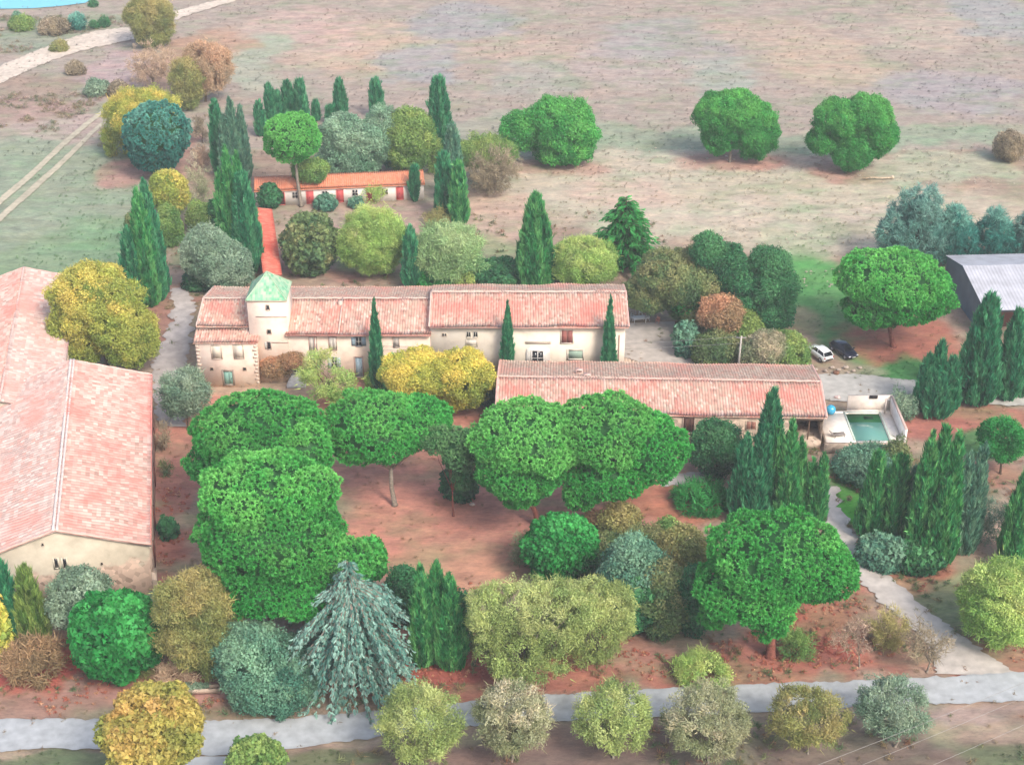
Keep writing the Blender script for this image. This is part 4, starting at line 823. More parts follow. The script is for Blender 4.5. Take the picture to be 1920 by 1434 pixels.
h2 = 1.8; sw_ = MB(); sw_.box(xm, xR + .25, yB + .01, yB + .26, 0, DZ + h2, lin(238, 226, 214)); x0 = onY(1645, 750, yB)[0]; sw_.build('back_wall', PAINT, pool)
sw_ = MB(); sw_.box(xR + .01, xR + .26, yFr, yB, 0, DZ + h2, lin(244, 240, 236, .95)); sw_.box(xR - .02, xR + .29, yFr, yB, DZ + h2, DZ + h2 + .06, lin(214, 186, 176)); sw_.build('side_wall', PAINT, pool)
sw_ = MB(); sw_.box(xR - .9, xR - .75, yB - 1.3, yB - 1.15, DZ, DZ + 2.1, lin(214, 200, 190)); sw_.tube([(xR - .82, yB - 1.22, DZ + 2.0), (xR - .4, yB - 1.5, DZ + 2.1)], [.04, .04], 5, lin(200, 200, 200)); sw_.build('outdoor_shower', PAINT, pool)
sw_ = MB(); xx, zz = onY(1638, 743, yB)[0], 0; sw_.box(xx - .5, xx + .5, yB - .12, yB + .005, DZ + 1.5, DZ + 1.9, lin(40, 34, 34)); sw_.build('wall_vent', PAINT, pool)
fw_ = MB(); fw_.box(xL - .4, xR + .26, yFr - .35, yFr - .003, -.3, DZ + .05); fw_.build('retaining_wall', W_STONE, pool)
# ------------------------------------------------------------------ trees and shrubs
UP = 'umbrella_pine'; PG = 'umbrella pines round the red courtyard'
tree(UP, 'bright umbrella pine behind the curved front pine, left of courtyard', 'pine tree', 'pine', 'pine', [(362, 735, 612, 875), (345, 830, 450, 905, -2), (520, 790, 625, 900, -3)], (490, 985), PG, bark='pine', lump=.12)
tree(UP, 'largest umbrella pine curving round the left side of the courtyard', 'pine tree', 'pine', 'pine', [(372, 840, 610, 1000, 3), (370, 900, 645, 1100, 0), (400, 1020, 600, 1155, -3), (560, 1000, 704, 1105, -2), (500, 1060, 660, 1150, -4), (540, 870, 642, 960, 3)], (500, 1195), PG, bark='pine', lump=.12)
tree(UP, 'umbrella pine on a bare leaning trunk in the courtyard', 'pine tree', 'pine', 'pine', [(600, 728, 800, 868), (705, 735, 855, 840, 1)], (740, 945), PG, bark='grey', r0=.3, nl=6, fork=.45, lump=.12)
tree('pine_tree', 'duller drooping pine squeezed between two courtyard umbrella pines', 'pine tree', 'pine', 'pinedull', [(780, 790, 855, 850), (825, 800, 905, 885, -1), (845, 860, 900, 925, -1)], (850, 965), None, bark='pine', size=.55, lump=.2)
tree(UP, 'umbrella pine left of the pair in front of annex roof', 'pine tree', 'pine', 'pine', [(882, 750, 1110, 880), (888, 820, 1065, 935, -2), (930, 880, 1020, 952, -3)], (1010, 985), PG, bark='pine', lump=.13)
tree(UP, 'umbrella pine right of the pair covering the annex roof', 'pine tree', 'pine', 'pine', [(1040, 735, 1230, 880), (1130, 770, 1292, 905), (1060, 840, 1220, 932, -2), (1050, 880, 1130, 957, -3)], (1150, 985), PG, bark='pine', lump=.13)
tree(UP, 'umbrella pine above the road, its red trunk showing at lower right', 'pine tree', 'pine', 'pine', [(1325, 958, 1590, 1125), (1303, 1040, 1500, 1165, -2), (1460, 1000, 1612, 1130), (1400, 1100, 1490, 1200, -4), (1305, 1110, 1370, 1180, -3)], (1445, 1228), PG, bark='pine', r0=.5, lump=.13)
tree(UP, 'round bright umbrella pine beside the metal hangar', 'pine tree', 'pine', 'pine', [(1568, 462, 1770, 580), (1600, 500, 1790, 600), (1580, 540, 1700, 615, -2)], (1675, 648), None, bark='pine', lump=.14)
tree('field_pine', 'lone round pine in the field, left of the pair', 'pine tree', 'fine', 'pinelt', [(1305, 175, 1390, 250), (1335, 168, 1430, 240), (1375, 195, 1459, 292), (1315, 220, 1390, 285)], (1368, 303), 'round pines in the dry field', bark='grey', size=.6)
tree('field_pine', 'lone round pine with broken branch at its foot, right of the pair', 'pine tree', 'fine', 'pinelt', [(1530, 185, 1615, 260), (1580, 180, 1670, 250), (1612, 215, 1680, 288), (1512, 240, 1575, 285), (1560, 230, 1640, 316)], (1585, 322), 'round pines in the dry field', bark='grey', size=.6)
tree('field_pine', 'low wide pine at field edge right of the dead shrub', 'pine tree', 'fine', 'pinelt', [(985, 184, 1115, 290), (940, 208, 1020, 278), (1000, 240, 1110, 302)], (1045, 304), None, bark='grey', size=.8)
tree(UP, 'small umbrella pine above the orange stable roof', 'pine tree', 'pine', 'pine', [(494, 210, 604, 302)], (565, 386), None, bark='grey', r0=.3, size=.55, fork=.7)
tree(UP, 'young round pine on thin trunk in the right hand lawn', 'pine tree', 'fine', 'bright', [(1836, 783, 1924, 858)], (1876, 886), None, bark='dark', r0=.15, size=.55)
tree('round_tree', 'clipped blue green round tree beside the field track', 'tree', 'pine', 'blue', [(232, 190, 356, 300), (238, 235, 345, 322)], (292, 330), None, size=.75, lump=.1)
Y = 'autumn_tree'
tree(Y, 'large yellow autumn tree between the two barns', 'autumn tree', 'fine', 'yelgrn', [(95, 495, 240, 620), (90, 570, 200, 685), (150, 520, 270, 660), (190, 570, 296, 680)], (200, 700), None, size=.6, nl=10, lump=.2)
tree(Y, 'bright yellow tree in front of the manor, left of annex roof', 'autumn tree', 'fine', 'yellow', [(715, 655, 850, 735), (800, 655, 925, 745), (820, 690, 910, 765)], (840, 778), None, size=.55, nl=12, lump=.2)
tree(Y, 'small thin yellow green tree before the manor ground floor windows', 'autumn tree', 'open', 'lime', [(572, 668, 640, 740), (610, 690, 666, 758)], (620, 765), None, dens=.45, nl=10)
tree(Y, 'yellow tree peeping out behind the blue green round tree', 'autumn tree', 'open', 'yelgrn', [(205, 170, 330, 250), (200, 220, 250, 300)], (262, 290), None)
tree(Y, 'yellow tree behind the three left hand cypresses', 'autumn tree', 'fine', 'yelgrn', [(282, 320, 350, 400)], (318, 425), None)
tree('shrub', 'green shrub under yellow tree behind the left hand cypresses', 'shrub', 'fine', 'olgrn', [(296, 385, 342, 465)], None, None)
tree('shrub', 'green shrub left of the left hand cypresses', 'shrub', 'fine', 'oldk', [(236, 400, 266, 470)], None, None)
tree(Y, 'tall olive brown tree beside the white track at the top', 'autumn tree', 'open', 'khaki', [(238, 0, 320, 60), (255, 40, 318, 84)], (285, 88), None)
tree('bare_tree', 'bare greyish tree at track edge above the yellow tree', 'bare tree', 'bare', 'haze', [(235, 82, 335, 155)], (285, 170), None, bark='grey')
tree(Y, 'hazy orange tree on the slope near the top left', 'autumn tree', 'open', 'flame', [(345, 82, 430, 170)], (385, 190), None)
tree(Y, 'faint yellow tree below the hazy orange tree', 'autumn tree', 'open', 'khaki', [(325, 115, 375, 195)], (352, 205), None)
tree('shrub', 'bare brown shrub right of the blue green round tree', 'shrub', 'bare', 'brown', [(355, 210, 400, 275)], None, None)
tree('shrub', 'brown shrub between round tree and tall cypresses', 'shrub', 'wisp', 'haze', [(358, 270, 402, 320)], None, None)
# cypresses
LG = 'three cypresses left of the manor'
cypress('left and darkest of three tall cypresses by the drive', 232, 425, 280, 578, 'cyp', group=LG); cypress('tall cypress with twin beside it by the yellow tree', 255, 350, 308, 575, 'cypb', group=LG, p=.7); cypress('rearmost and tallest tipped of three cypresses by the drive', 270, 330, 322, 565, 'cyp', group=LG, p=.75)
cypress('thin brownish cypress at left edge of the tall clump', 401, 186, 428, 330, 'cyp', p=.4); cypress('broad greyish multi tipped cypress topping the tall clump', 415, 176, 476, 345, 'cypg', p=.38, tips=3, size=.42)
cypress('wide streaky cypress at foot of the tall clump', 410, 262, 478, 505, 'cypb', p=.55, tips=3, size=.42); cypress('low dark cypress leaning over the narrow red shed', 440, 320, 496, 515, 'cyp', p=.5)
tree('shrub', 'dark shrub at left foot of the tall cypress clump', 'shrub', 'leaf', 'dark', [(392, 370, 440, 440)], None, None)
BG = 'small cypresses on the slope behind the stables'
for lb_, a in (('leftmost small cypress of the back row, brownish', (480, 190, 498, 255)), ('slim pointed cypress behind the small umbrella pine, left', (500, 157, 517, 235)), ('short cypress between slim ones behind the umbrella pine', (510, 172, 532, 232)),
               ('broad cypress third in the back row', (530, 152, 554, 228)), ('dark pointed cypress at right of the back cluster', (552, 150, 580, 232)), ('tiny brown cypress right of the back cluster', (586, 191, 600, 226)),
               ('tiny dark cypress left of a rounded one', (612, 200, 627, 232)), ('rounded single cypress on the slope above pale olives', (627, 147, 650, 222)), ('rounded single cypress above the olive tree gap', (693, 148, 720, 220))):
    cypress(lb_, *a, group=BG, p=.42, size=.45)
RG = 'tall cypresses right of the stables'
cypress('tallest round topped cypress right of the stables', 804, 142, 846, 290, 'cyp', p=.33, group=RG, size=.42); cypress('greyish cypress behind lower part of the tallest one', 830, 232, 872, 380, 'cypg', p=.5, group=RG); cypress('green cypress beside right end of the stable row', 816, 285, 852, 408, 'cyp', p=.4, group=RG)
cypress('lower right cypress of the tall stable group', 845, 300, 878, 422, 'cypb', p=.45, group=RG); cypress('dark little cypress standing before the stable wall', 768, 312, 788, 378, 'cyp', p=.4, bot=.35)
cypress('single dark cypress on grass behind the manor', 757, 424, 787, 545, 'cyp', p=.45)
WG = 'slim pointed cypresses against the manor front'
for lb_, a in (('slim cypress before the manor, left of yellow tree', (694, 556, 721, 712)), ('slim cypress before the white manor wall, middle', (938, 560, 965, 706)), ('slim cypress before right end of the manor', (1126, 551, 1154, 706))):
    cypress(lb_, *a, group=WG, p=.8, size=.3, Y=173.9 if a[0] > 800 else 173.4, name='slim_cypress')
cypress('short cypress tip rising beside the bright yellow tree', 722, 665, 754, 775, 'cypb', p=.7, Y=169)
cypress('cypress tip standing in front of annex roof, right end', 1400, 724, 1466, 930, 'cyp', p=.75); cypress('broad streaky cypress before the open porch', 1425, 785, 1512, 985, 'cypb', p=.5, tips=3, size=.42); cypress('narrow cypress right of the broad streaky one', 1498, 842, 1546, 985, 'cypb', p=.45, tips=2)
cypress('dark spreading cypress left of the broad streaky one', 1362, 800, 1450, 985, 'cyp', p=.62, tips=2, size=.42)
cypress('leftmost cypress of the group below the pool', 1604, 842, 1652, 1010, 'cypb', p=.55); cypress('second cypress of the group below the pool', 1642, 850, 1694, 1015, 'cypb', p=.5); cypress('small grey cypress between two big ones below the pool', 1684, 872, 1714, 1010, 'cypg', p=.5)
cypress('widest bushy cypress below the pool', 1692, 790, 1790, 1055, 'cypb', p=.42, tips=3, size=.45); cypress('lighter bushy cypress at right of the pool group', 1770, 826, 1834, 1035, 'cypg', p=.42, tips=2, size=.42)
cypress('dark cypress cut by the right photo edge, lower', 1868, 880, 1925, 1062, 'cypb', p=.5, size=.42); cypress('wide low cypress left of the two tall ones by the lane', 1708, 642, 1796, 778, 'cyp', p=.4, tips=3, size=.42)
cypress('tallest cypress by the lane, in front of hangar', 1788, 548, 1866, 760, 'cyp', p=.55, size=.42); cypress('second tall cypress in front of the hangar posts', 1860, 578, 1912, 750, 'cyp', p=.5); cypress('cypress at right photo edge beside the lane', 1896, 672, 1945, 740, 'cyp', p=.5)
cypress('dark pointed cypress before the barn gable', 5, 1044, 50, 1210, 'cyp', p=.6); cypress('yellowish pointed cypress before the barn gable', 42, 1058, 99, 1212, 'cypy', p=.62)
for lb_, a in (('left cypress of the close trio right of the blue cedar', (768, 1056, 822, 1250)), ('middle cypress of the close trio right of the blue cedar', (795, 1050, 850, 1245)), ('right cypress of the close trio right of the blue cedar', (818, 1072, 876, 1256))):
    cypress(lb_, *a, 'cypb', p=.72, size=.38, group='close trio of cypresses above the road')
cypress('dark wide pyramid cypress behind right part of manor roof', 964, 360, 1042, 545, 'cypb', p=.62, size=.42)
# conifers
conifer('blue_cedar', 'weeping blue cedar with drooping silvery branches above the road', 540, 1046, 792, 1322, 'bluefir', droop=.95, up=.45, size=.42, nq=4, step=.5, cat='cedar', nb=13, bark='grey', foot_r=.55, irregular=.3, prof=([0, .5, .7, .78, 1], [1.0, 1.0, .95, .34, .08]))
conifer('fir_tree', 'spiky green fir with tiered branches behind the manor', 1092, 366, 1248, 520, 'bright', droop=.25, up=.2, size=.75, cat='fir', nb=16, irregular=.45, p=.6, step=.5); tree('cedar_tree', 'dark drooping cedar behind olive brown tree', 'cedar', 'fine', 'dark', [(1298, 436, 1356, 500), (1330, 456, 1400, 540), (1350, 490, 1425, 600)], (1372, 620), None, size=.6, lump=.2)
tree('fir_tree', 'dense dark rounded fir near the parked cars', 'fir', 'fine', 'dark', [(1405, 462, 1482, 520), (1392, 490, 1498, 570), (1398, 540, 1490, 614)], (1445, 618), None, size=.6, lump=.16)
BF = 'blue green firs behind the hangar'
tree('fir_tree', 'widest blue green fir behind the bright pine', 'fir', 'tuft', 'bluefir', [(1690, 352, 1765, 420), (1645, 388, 1740, 488), (1700, 390, 1790, 492)], (1718, 498), BF, size=.75, lump=.4)
tree('fir_tree', 'smaller blue green fir beside the widest one', 'fir', 'tuft', 'blue', [(1768, 384, 1815, 440), (1755, 410, 1832, 492)], (1795, 496), BF, size=.75, lump=.4)
tree('fir_tree', 'round blue green fir behind hangar roof', 'fir', 'tuft', 'blue', [(1842, 390, 1892, 440), (1826, 410, 1908, 488)], (1867, 492), BF, size=.75, lump=.4)
tree('fir_tree', 'blue green fir at right photo edge behind hangar roof', 'fir', 'tuft', 'bluefir', [(1905, 396, 1950, 450), (1890, 420, 1965, 490)], (1925, 494), BF, size=.75, lump=.4)
# garden trees behind the manor
tree('olive_tree', 'pale grey olive right of the small umbrella pine', 'olive tree', 'fine', 'olive', [(602, 215, 690, 300), (600, 260, 720, 328), (650, 225, 735, 300)], (655, 335), None, size=.7, bark='pale', lump=.2)
tree('round_tree', 'mid green tree behind right half of stable roof', 'tree', 'fine', 'olgrn', [(720, 205, 812, 290), (722, 240, 800, 318)], (765, 330), None, size=.75, lump=.2); tree('round_tree', 'dark tree in the middle behind stable roof', 'tree', 'leaf', 'cypg', [(712, 225, 772, 312)], (742, 325), None, lump=.2)
tree('shrub', 'small leafy tree right of the stable end', 'shrub', 'open', 'olgrn', [(800, 262, 830, 330)], None, None); tree('bush', 'olive green foliage resting before the orange roof', 'shrub', 'fine', 'olgrn', [(548, 300, 612, 334)], (585, 372), None, r0=.12)
tree('dead_shrub', 'dead brown shrub with grey branches right of stables', 'shrub', 'wisp', 'brown', [(872, 275, 975, 360)], (925, 362), None, bark='grey', nl=9, fork=.15)
tree('shrub', 'green top growth over the dead brown shrub', 'shrub', 'open', 'olgrn', [(862, 262, 960, 310)], (915, 340), None)
tree('bush', 'round dark bush at left end of the stables', 'bush', 'leaf', 'dark', [(484, 345, 526, 392)]); tree('bush', 'low dark bush below first stable windows', 'bush', 'leaf', 'cypg', [(590, 369, 630, 395)]); tree('bush', 'smallest bush before the stable wall', 'bush', 'leaf', 'cypg', [(655, 370, 680, 390)])
tree('round_tree', 'dense round dark green tree right of the narrow shed', 'tree', 'leaf', 'oldk', [(530, 400, 628, 512)], (582, 512), None, size=.7)
tree(Y, 'yellow green tree on lawn between shed and single cypress', 'autumn tree', 'airy', 'lime', [(640, 392, 755, 505)], (722, 516), None, lump=.18); tree('willow_tree', 'pale airy willow right of the single cypress', 'willow', 'open', 'palegrn', [(785, 420, 900, 522)], (845, 528), None)
tree('shrub', 'small thin tree near yellow flowers before the stable row', 'shrub', 'open', 'lime', [(672, 345, 720, 382)], None); tree('shrub', 'rust and green shrub right of stable forecourt', 'shrub', 'wisp', 'khaki', [(790, 385, 850, 430)])
tree('shrub', 'bright green shrub behind manor ridge', 'shrub', 'leaf', 'bright', [(782, 498, 850, 548)]); tree('shrub', 'pale shrub next to bright one behind manor ridge', 'shrub', 'open', 'lime', [(835, 485, 895, 540)]); tree('shrub', 'dark bush behind manor roof, left of pyramid cypress', 'bush', 'leaf', 'dark', [(886, 488, 985, 540)])
tree('shrub', 'brown bush at foot of pyramid cypress', 'bush', 'fine', 'brown', [(1000, 470, 1042, 535)]); tree('round_tree', 'pale green rounded tree behind manor roof, left of the fir', 'tree', 'airy', 'lime', [(1040, 448, 1150, 535)], (1098, 540), None)
tree('round_tree', 'big olive brown tree behind right end of manor', 'tree', 'fine', 'oldk', [(1200, 466, 1352, 560), (1175, 505, 1270, 585), (1250, 510, 1360, 600)], (1270, 612), None, lump=.2); tree('round_tree', 'bright green tree tucked under the olive brown one', 'tree', 'leaf', 'bright', [(1262, 530, 1340, 600)], (1300, 618))
tree(Y, 'rust topped round tree behind the utility pole', 'autumn tree', 'fine', 'rust', [(1310, 552, 1394, 620)], (1345, 655), None); tree('shrub', 'brown green shrub left of rust topped tree', 'shrub', 'fine', 'oldk', [(1280, 580, 1345, 650)]); tree('shrub', 'plain green shrub right of rust topped tree', 'shrub', 'fine', 'olgrn', [(1365, 580, 1428, 648)])
tree('shrub', 'dark shrub beside the yard, behind annex ridge', 'shrub', 'leaf', 'cypg', [(1262, 600, 1310, 672)]); tree('shrub', 'dark shrub before the rust topped tree', 'shrub', 'fine', 'oldk', [(1300, 620, 1385, 690)]); tree('shrub', 'bright yellow green bush beside the utility pole', 'bush', 'fine', 'lime', [(1312, 648, 1362, 690)])
tree('shrub', 'wide blossom flecked shrub left of white car', 'shrub', 'fine', 'blossom', [(1385, 632, 1440, 692), (1405, 618, 1470, 680)], (1425, 694), size=.5); tree('shrub', 'green end of the long shrub touching the white car', 'shrub', 'fine', 'olgrn', [(1430, 622, 1515, 692)])
tree('olive_tree', 'leafy grey green olive left of manor behind its gable', 'olive tree', 'fine', 'grey', [(342, 425, 430, 520), (380, 455, 470, 545)], (410, 548), None, lump=.18); tree('shrub', 'dark shrub below grey olive by the drive', 'shrub', 'leaf', 'dark', [(345, 505, 400, 545)]); tree('shrub', 'pale bare little tree above grey olive', 'bare tree', 'bare', 'blossom', [(345, 300, 400, 400)], (375, 405), None, bark='pale')
tree('shrub', 'green shrub between little bare tree and cypress clump', 'shrub', 'fine', 'olgrn', [(350, 380, 400, 440)])
# around the courtyard
tree('olive_tree', 'small airy grey olive beside drive, right of barn roof', 'olive tree', 'open', 'grey', [(308, 698, 385, 775)], (352, 803), None, r0=.12); tree('bush', 'dark round bush under the courtyard pines', 'bush', 'leaf', 'dark', [(830, 872, 890, 942)])
tree('round_tree', 'bright green round tree at courtyard edge', 'tree', 'leaf', 'bright', [(988, 966, 1118, 1086)], (1055, 1090), None, size=.55); tree('shrub', 'whitish twiggy shrub left of bright green round tree', 'shrub', 'wisp', 'blossom', [(958, 985, 1012, 1072)]); tree('shrub', 'orange shrub above green thicket', 'shrub', 'fine', 'rust', [(1092, 955, 1132, 1005)])
tree('shrub', 'olive shrub topping thicket, right of the orange shrub', 'shrub', 'fine', 'khaki', [(1120, 942, 1200, 1020)]); tree('round_tree', 'olive green tree left of blue green thicket tree', 'tree', 'fine', 'oldk', [(1095, 1000, 1180, 1085)]); tree('round_tree', 'blue green tree amid the thicket', 'tree', 'fine', 'cypg', [(1130, 1010, 1250, 1150)], (1190, 1160))
tree('round_tree', 'olive tree low in the thicket beside umbrella pine', 'tree', 'fine', 'oldk', [(1185, 1055, 1300, 1185)], (1245, 1180)); tree('round_tree', 'upper right tree of thicket, yellowish green', 'tree', 'fine', 'khaki', [(1228, 990, 1330, 1095)], (1280, 1110)); tree('shrub', 'upright green shrub topping right of the thicket', 'shrub', 'fine', 'olgrn', [(1230, 970, 1275, 1040)])
tree('willow_tree', 'feathery olive green willow, left of the pair above road', 'willow', 'airy', 'willow', [(882, 1100, 980, 1200), (930, 1088, 1050, 1180), (900, 1150, 1060, 1268), (1000, 1100, 1110, 1200)], (980, 1275), None, size=.5, lump=.2, nl=8, fork=.25, bark='grey', dens=.6); tree('willow_tree', 'feathery olive green willow, right of the pair above road', 'willow', 'airy', 'willow', [(1060, 1090, 1150, 1190), (1110, 1100, 1185, 1200), (1070, 1150, 1160, 1235)], (1118, 1238), None, size=.5, lump=.2, nl=8, fork=.25, bark='grey', dens=.6)
tree('round_tree', 'dark ivy green mass left of the blue cedar', 'tree', 'fine', 'cypg', [(405, 1165, 540, 1300), (430, 1195, 600, 1335)], (490, 1300), None, size=.6); tree('shrub', 'dark shrub behind the close cypress trio', 'shrub', 'fine', 'dark', [(722, 1068, 790, 1170)]); tree('shrub', 'dark shrub at right foot of close cypress trio', 'shrub', 'fine', 'dark', [(850, 1110, 884, 1225)])
tree('shrub', 'blue green foliage between big pine and cedar top', 'shrub', 'fine', 'blue', [(585, 1055, 690, 1150)], (640, 1175)); tree('shrub', 'lime green foliage clump touching cedar top', 'shrub', 'leaf', 'pine', [(660, 1010, 724, 1085)], (695, 1130))
tree('olive_tree', 'grey green olive against the barn gable', 'olive tree', 'fine', 'grey', [(92, 1066, 208, 1180)], (150, 1195)); tree('round_tree', 'bright dense round tree before the barn gable', 'tree', 'leaf', 'bright', [(137, 1112, 298, 1268)], (215, 1262), None, size=.6, lump=.14)
tree(Y, 'olive brown rounded tree below the big pine', 'autumn tree', 'airy', 'khaki', [(300, 1068, 448, 1250)], (375, 1262), None, size=.55); tree('shrub', 'yellow shrub cut by the left photo edge', 'shrub', 'leaf', 'yellow', [(-30, 1125, 18, 1245)]); tree('shrub', 'small green shrub between bright tree and barn corner', 'shrub', 'fine', 'grey', [(272, 1110, 318, 1165)])
tree('shrub', 'khaki shrub at foot of the bright round tree', 'shrub', 'wisp', 'khaki', [(210, 1210, 285, 1290)]); tree('shrub', 'brown leafless shrub above the stone trough', 'shrub', 'wisp', 'haze', [(285, 1225, 370, 1295)]); tree('shrub', 'low reddish grass clump near left edge above road', 'ornamental grass', 'tuft', 'rust', [(5, 1190, 115, 1285)])
tree('bush', 'small green plant against the barn side wall', 'bush', 'leaf', 'dark', [(300, 972, 330, 1010)]); tree('bush', 'brown creeper at rear corner of the barn', 'bush', 'wisp', 'brown', [(288, 795, 325, 850)]); tree('bush', 'dark little plant by barn wall, below the creeper', 'bush', 'wisp', 'oldk', [(292, 862, 325, 895)])
tree('bush', 'dark round bush against the annex front', 'bush', 'fine', 'dark', [(1296, 785, 1390, 888)], (1345, 892)); tree('bush', 'low bright juniper beside the garden path', 'bush', 'tuft', 'bright', [(1265, 898, 1370, 965)]); tree('bush', 'purplish dark shrub under porch wall', 'bush', 'fine', 'cypg', [(1375, 860, 1440, 960)])
tree('bush', 'grey green bush hiding front of the pool', 'bush', 'fine', 'cypg', [(1568, 832, 1680, 912)]); tree('bush', 'darker bush before right corner of the pool', 'bush', 'fine', 'oldk', [(1650, 828, 1705, 900)]); tree('bush', 'broad low bush at foot of pool cypresses', 'bush', 'leaf', 'cypg', [(1608, 1000, 1700, 1068)]); tree('bush', 'low bush right of broad one below cypresses', 'bush', 'leaf', 'dark', [(1680, 1010, 1768, 1075)])
tree('bush', 'grey shrub at foot of the wide low lane cypress', 'bush', 'open', 'grey', [(1655, 735, 1720, 785)]); tree('bush', 'pale wispy plant right of pool cypresses', 'bush', 'wisp', 'grey', [(1810, 920, 1880, 1030)])
tree(Y, 'pale lime tree cut by the lower right edge', 'autumn tree', 'airy', 'lime', [(1812, 1060, 1960, 1200)], (1880, 1205)); tree('shrub', 'small olive shrub beside the red pine trunk', 'shrub', 'wisp', 'olgrn', [(1455, 1165, 1530, 1250)])
tree('bare_tree', 'bare twiggy tree on the red earth above road', 'bare tree', 'bare', 'haze', [(1560, 1150, 1640, 1225)], (1612, 1248), None, bark='grey', nl=9, fork=.3); tree('bare_tree', 'grey leafless tree beside the side path', 'bare tree', 'bare', 'brown', [(1695, 1150, 1785, 1230)], (1738, 1258), None, bark='grey', nl=9, fork=.3)
tree('shrub', 'green wispy shrub between the two bare trees', 'shrub', 'wisp', 'khaki', [(1625, 1140, 1705, 1225)]); tree('shrub', 'small olive bush on the meadow at right edge', 'shrub', 'fine', 'brown', [(1866, 246, 1925, 298)], (1898, 300), None, bark='grey')
RD = 'rounded young trees along the road'
tree('roadside_tree', 'tallest roadside tree, yellow orange, cut by bottom edge', 'roadside tree', 'leaf', 'orange', [(197, 1286, 374, 1440)], (285, 1500), RD, size=.55, lump=.16); tree('roadside_tree', 'short green and yellow roadside tree cut by bottom edge', 'roadside tree', 'leaf', 'olgrn', [(428, 1380, 535, 1470)], (480, 1495), RD, size=.42)
for lb_, bx, ft, pl_ in (('green roadside tree with brownish top below the blue cedar', (712, 1280, 860, 1418), (787, 1440), 'willow'), ('palest greyish roadside tree below the willows', (890, 1285, 1028, 1405), (960, 1425), 'road'), ('light green roadside tree right of the greyish one', (1080, 1282, 1220, 1398), (1150, 1418), 'willow'),
                     ('large pale roadside tree below the bush thicket', (1248, 1285, 1405, 1410), (1328, 1428), 'road'), ('golden flecked roadside tree below the red pine trunk', (1440, 1292, 1590, 1390), (1515, 1410), 'khaki'), ('last roadside tree, grey green, nearest the side path', (1610, 1272, 1745, 1378), (1678, 1398), 'grey')):
    tree('roadside_tree', lb_, 'roadside tree', 'airy', pl_, [(bx[0] + 8, bx[1] + 4, bx[2] - 8, bx[3] - 2)], ft, RD, size=.5, lump=.14, nl=16, r0=.13, fork=.3, bark='grey', dens=.6)
tree('climbing_vine', 'rusty climbing vine over the terrace beside the manor door', 'vine', 'fine', 'rust', [(486, 662, 545, 705), (520, 660, 572, 680)], (512, 712), None, size=.45)
# the thin hedge line of small bushes by the lake
for lb_, a, pl_ in (('blue green bush below the lake shore', (131, 24, 158, 60), 'blue'), ('dark bush left of blue green one near lake', (25, 24, 40, 42), 'cypg'), ('wide olive bush near the lake, left', (18, 34, 64, 58), 'olgrn'), ('brown thicket beside blue green bush near lake', (75, 36, 128, 66), 'brown'),
                    ('tiny dark bush right of blue green one', (170, 40, 182, 56), 'dark'), ('tiny green bush furthest right under the lake', (186, 34, 206, 52), 'dark'), ('grey green bush beside the field track', (160, 152, 205, 182), 'grey'), ('dark twiggy bush by the yellow tree', (205, 155, 240, 182), 'brown'),
                    ('brown bush below the white track', (126, 116, 158, 142), 'brown'), ('small dark bush at lake corner', (168, 2, 182, 14), 'dark'), ('olive shrub on white track', (96, 78, 126, 98), 'khaki')):
    tree('field_bush', lb_, 'bush', 'fine', pl_, [a], None, 'bushes on the far left fields', size=.8)
for i, (a, lb_) in enumerate((((110, 24, 4), ''), ((1768, 22, 5), ''), ((1800, 58, 4), ''))): pass

TG = 'trees of the thicket beside the road pine'
tree('round_tree', 'dark green tree filling the middle of the thicket', 'tree', 'leaf', 'dark', [(1150, 1075, 1235, 1185)], (1195, 1188), TG, size=.55)
tree('round_tree', 'dark tree between the thicket and the road pine', 'tree', 'fine', 'dark', [(1268, 1060, 1335, 1185)], (1302, 1190), TG, size=.55)
tree('round_tree', 'green brown tree at upper middle of the thicket', 'tree', 'fine', 'oldk', [(1170, 985, 1255, 1070)], (1215, 1085), TG, size=.55)
tree('shrub', 'dark shrub at right foot of the bright green round tree', 'shrub', 'fine', 'dark', [(1085, 1030, 1150, 1100)], None, size=.55)
tree('shrub', 'grey green shrub right of the two olives behind stables', 'shrub', 'open', 'olive', [(690, 205, 745, 270)], (715, 330))
tree('shrub', 'yellow green shrub at foot of the slim cypress, by manor door', 'shrub', 'fine', 'lime', [(684, 690, 730, 728)], None)
tree('bush', 'dark bush between bright yellow tree and annex end', 'bush', 'fine', 'cypg', [(888, 700, 930, 765)], None)
tree('shrub', 'pale green shrub hanging over road below the thicket', 'shrub', 'airy', 'lime', [(1262, 1225, 1370, 1290)], None, size=.5)
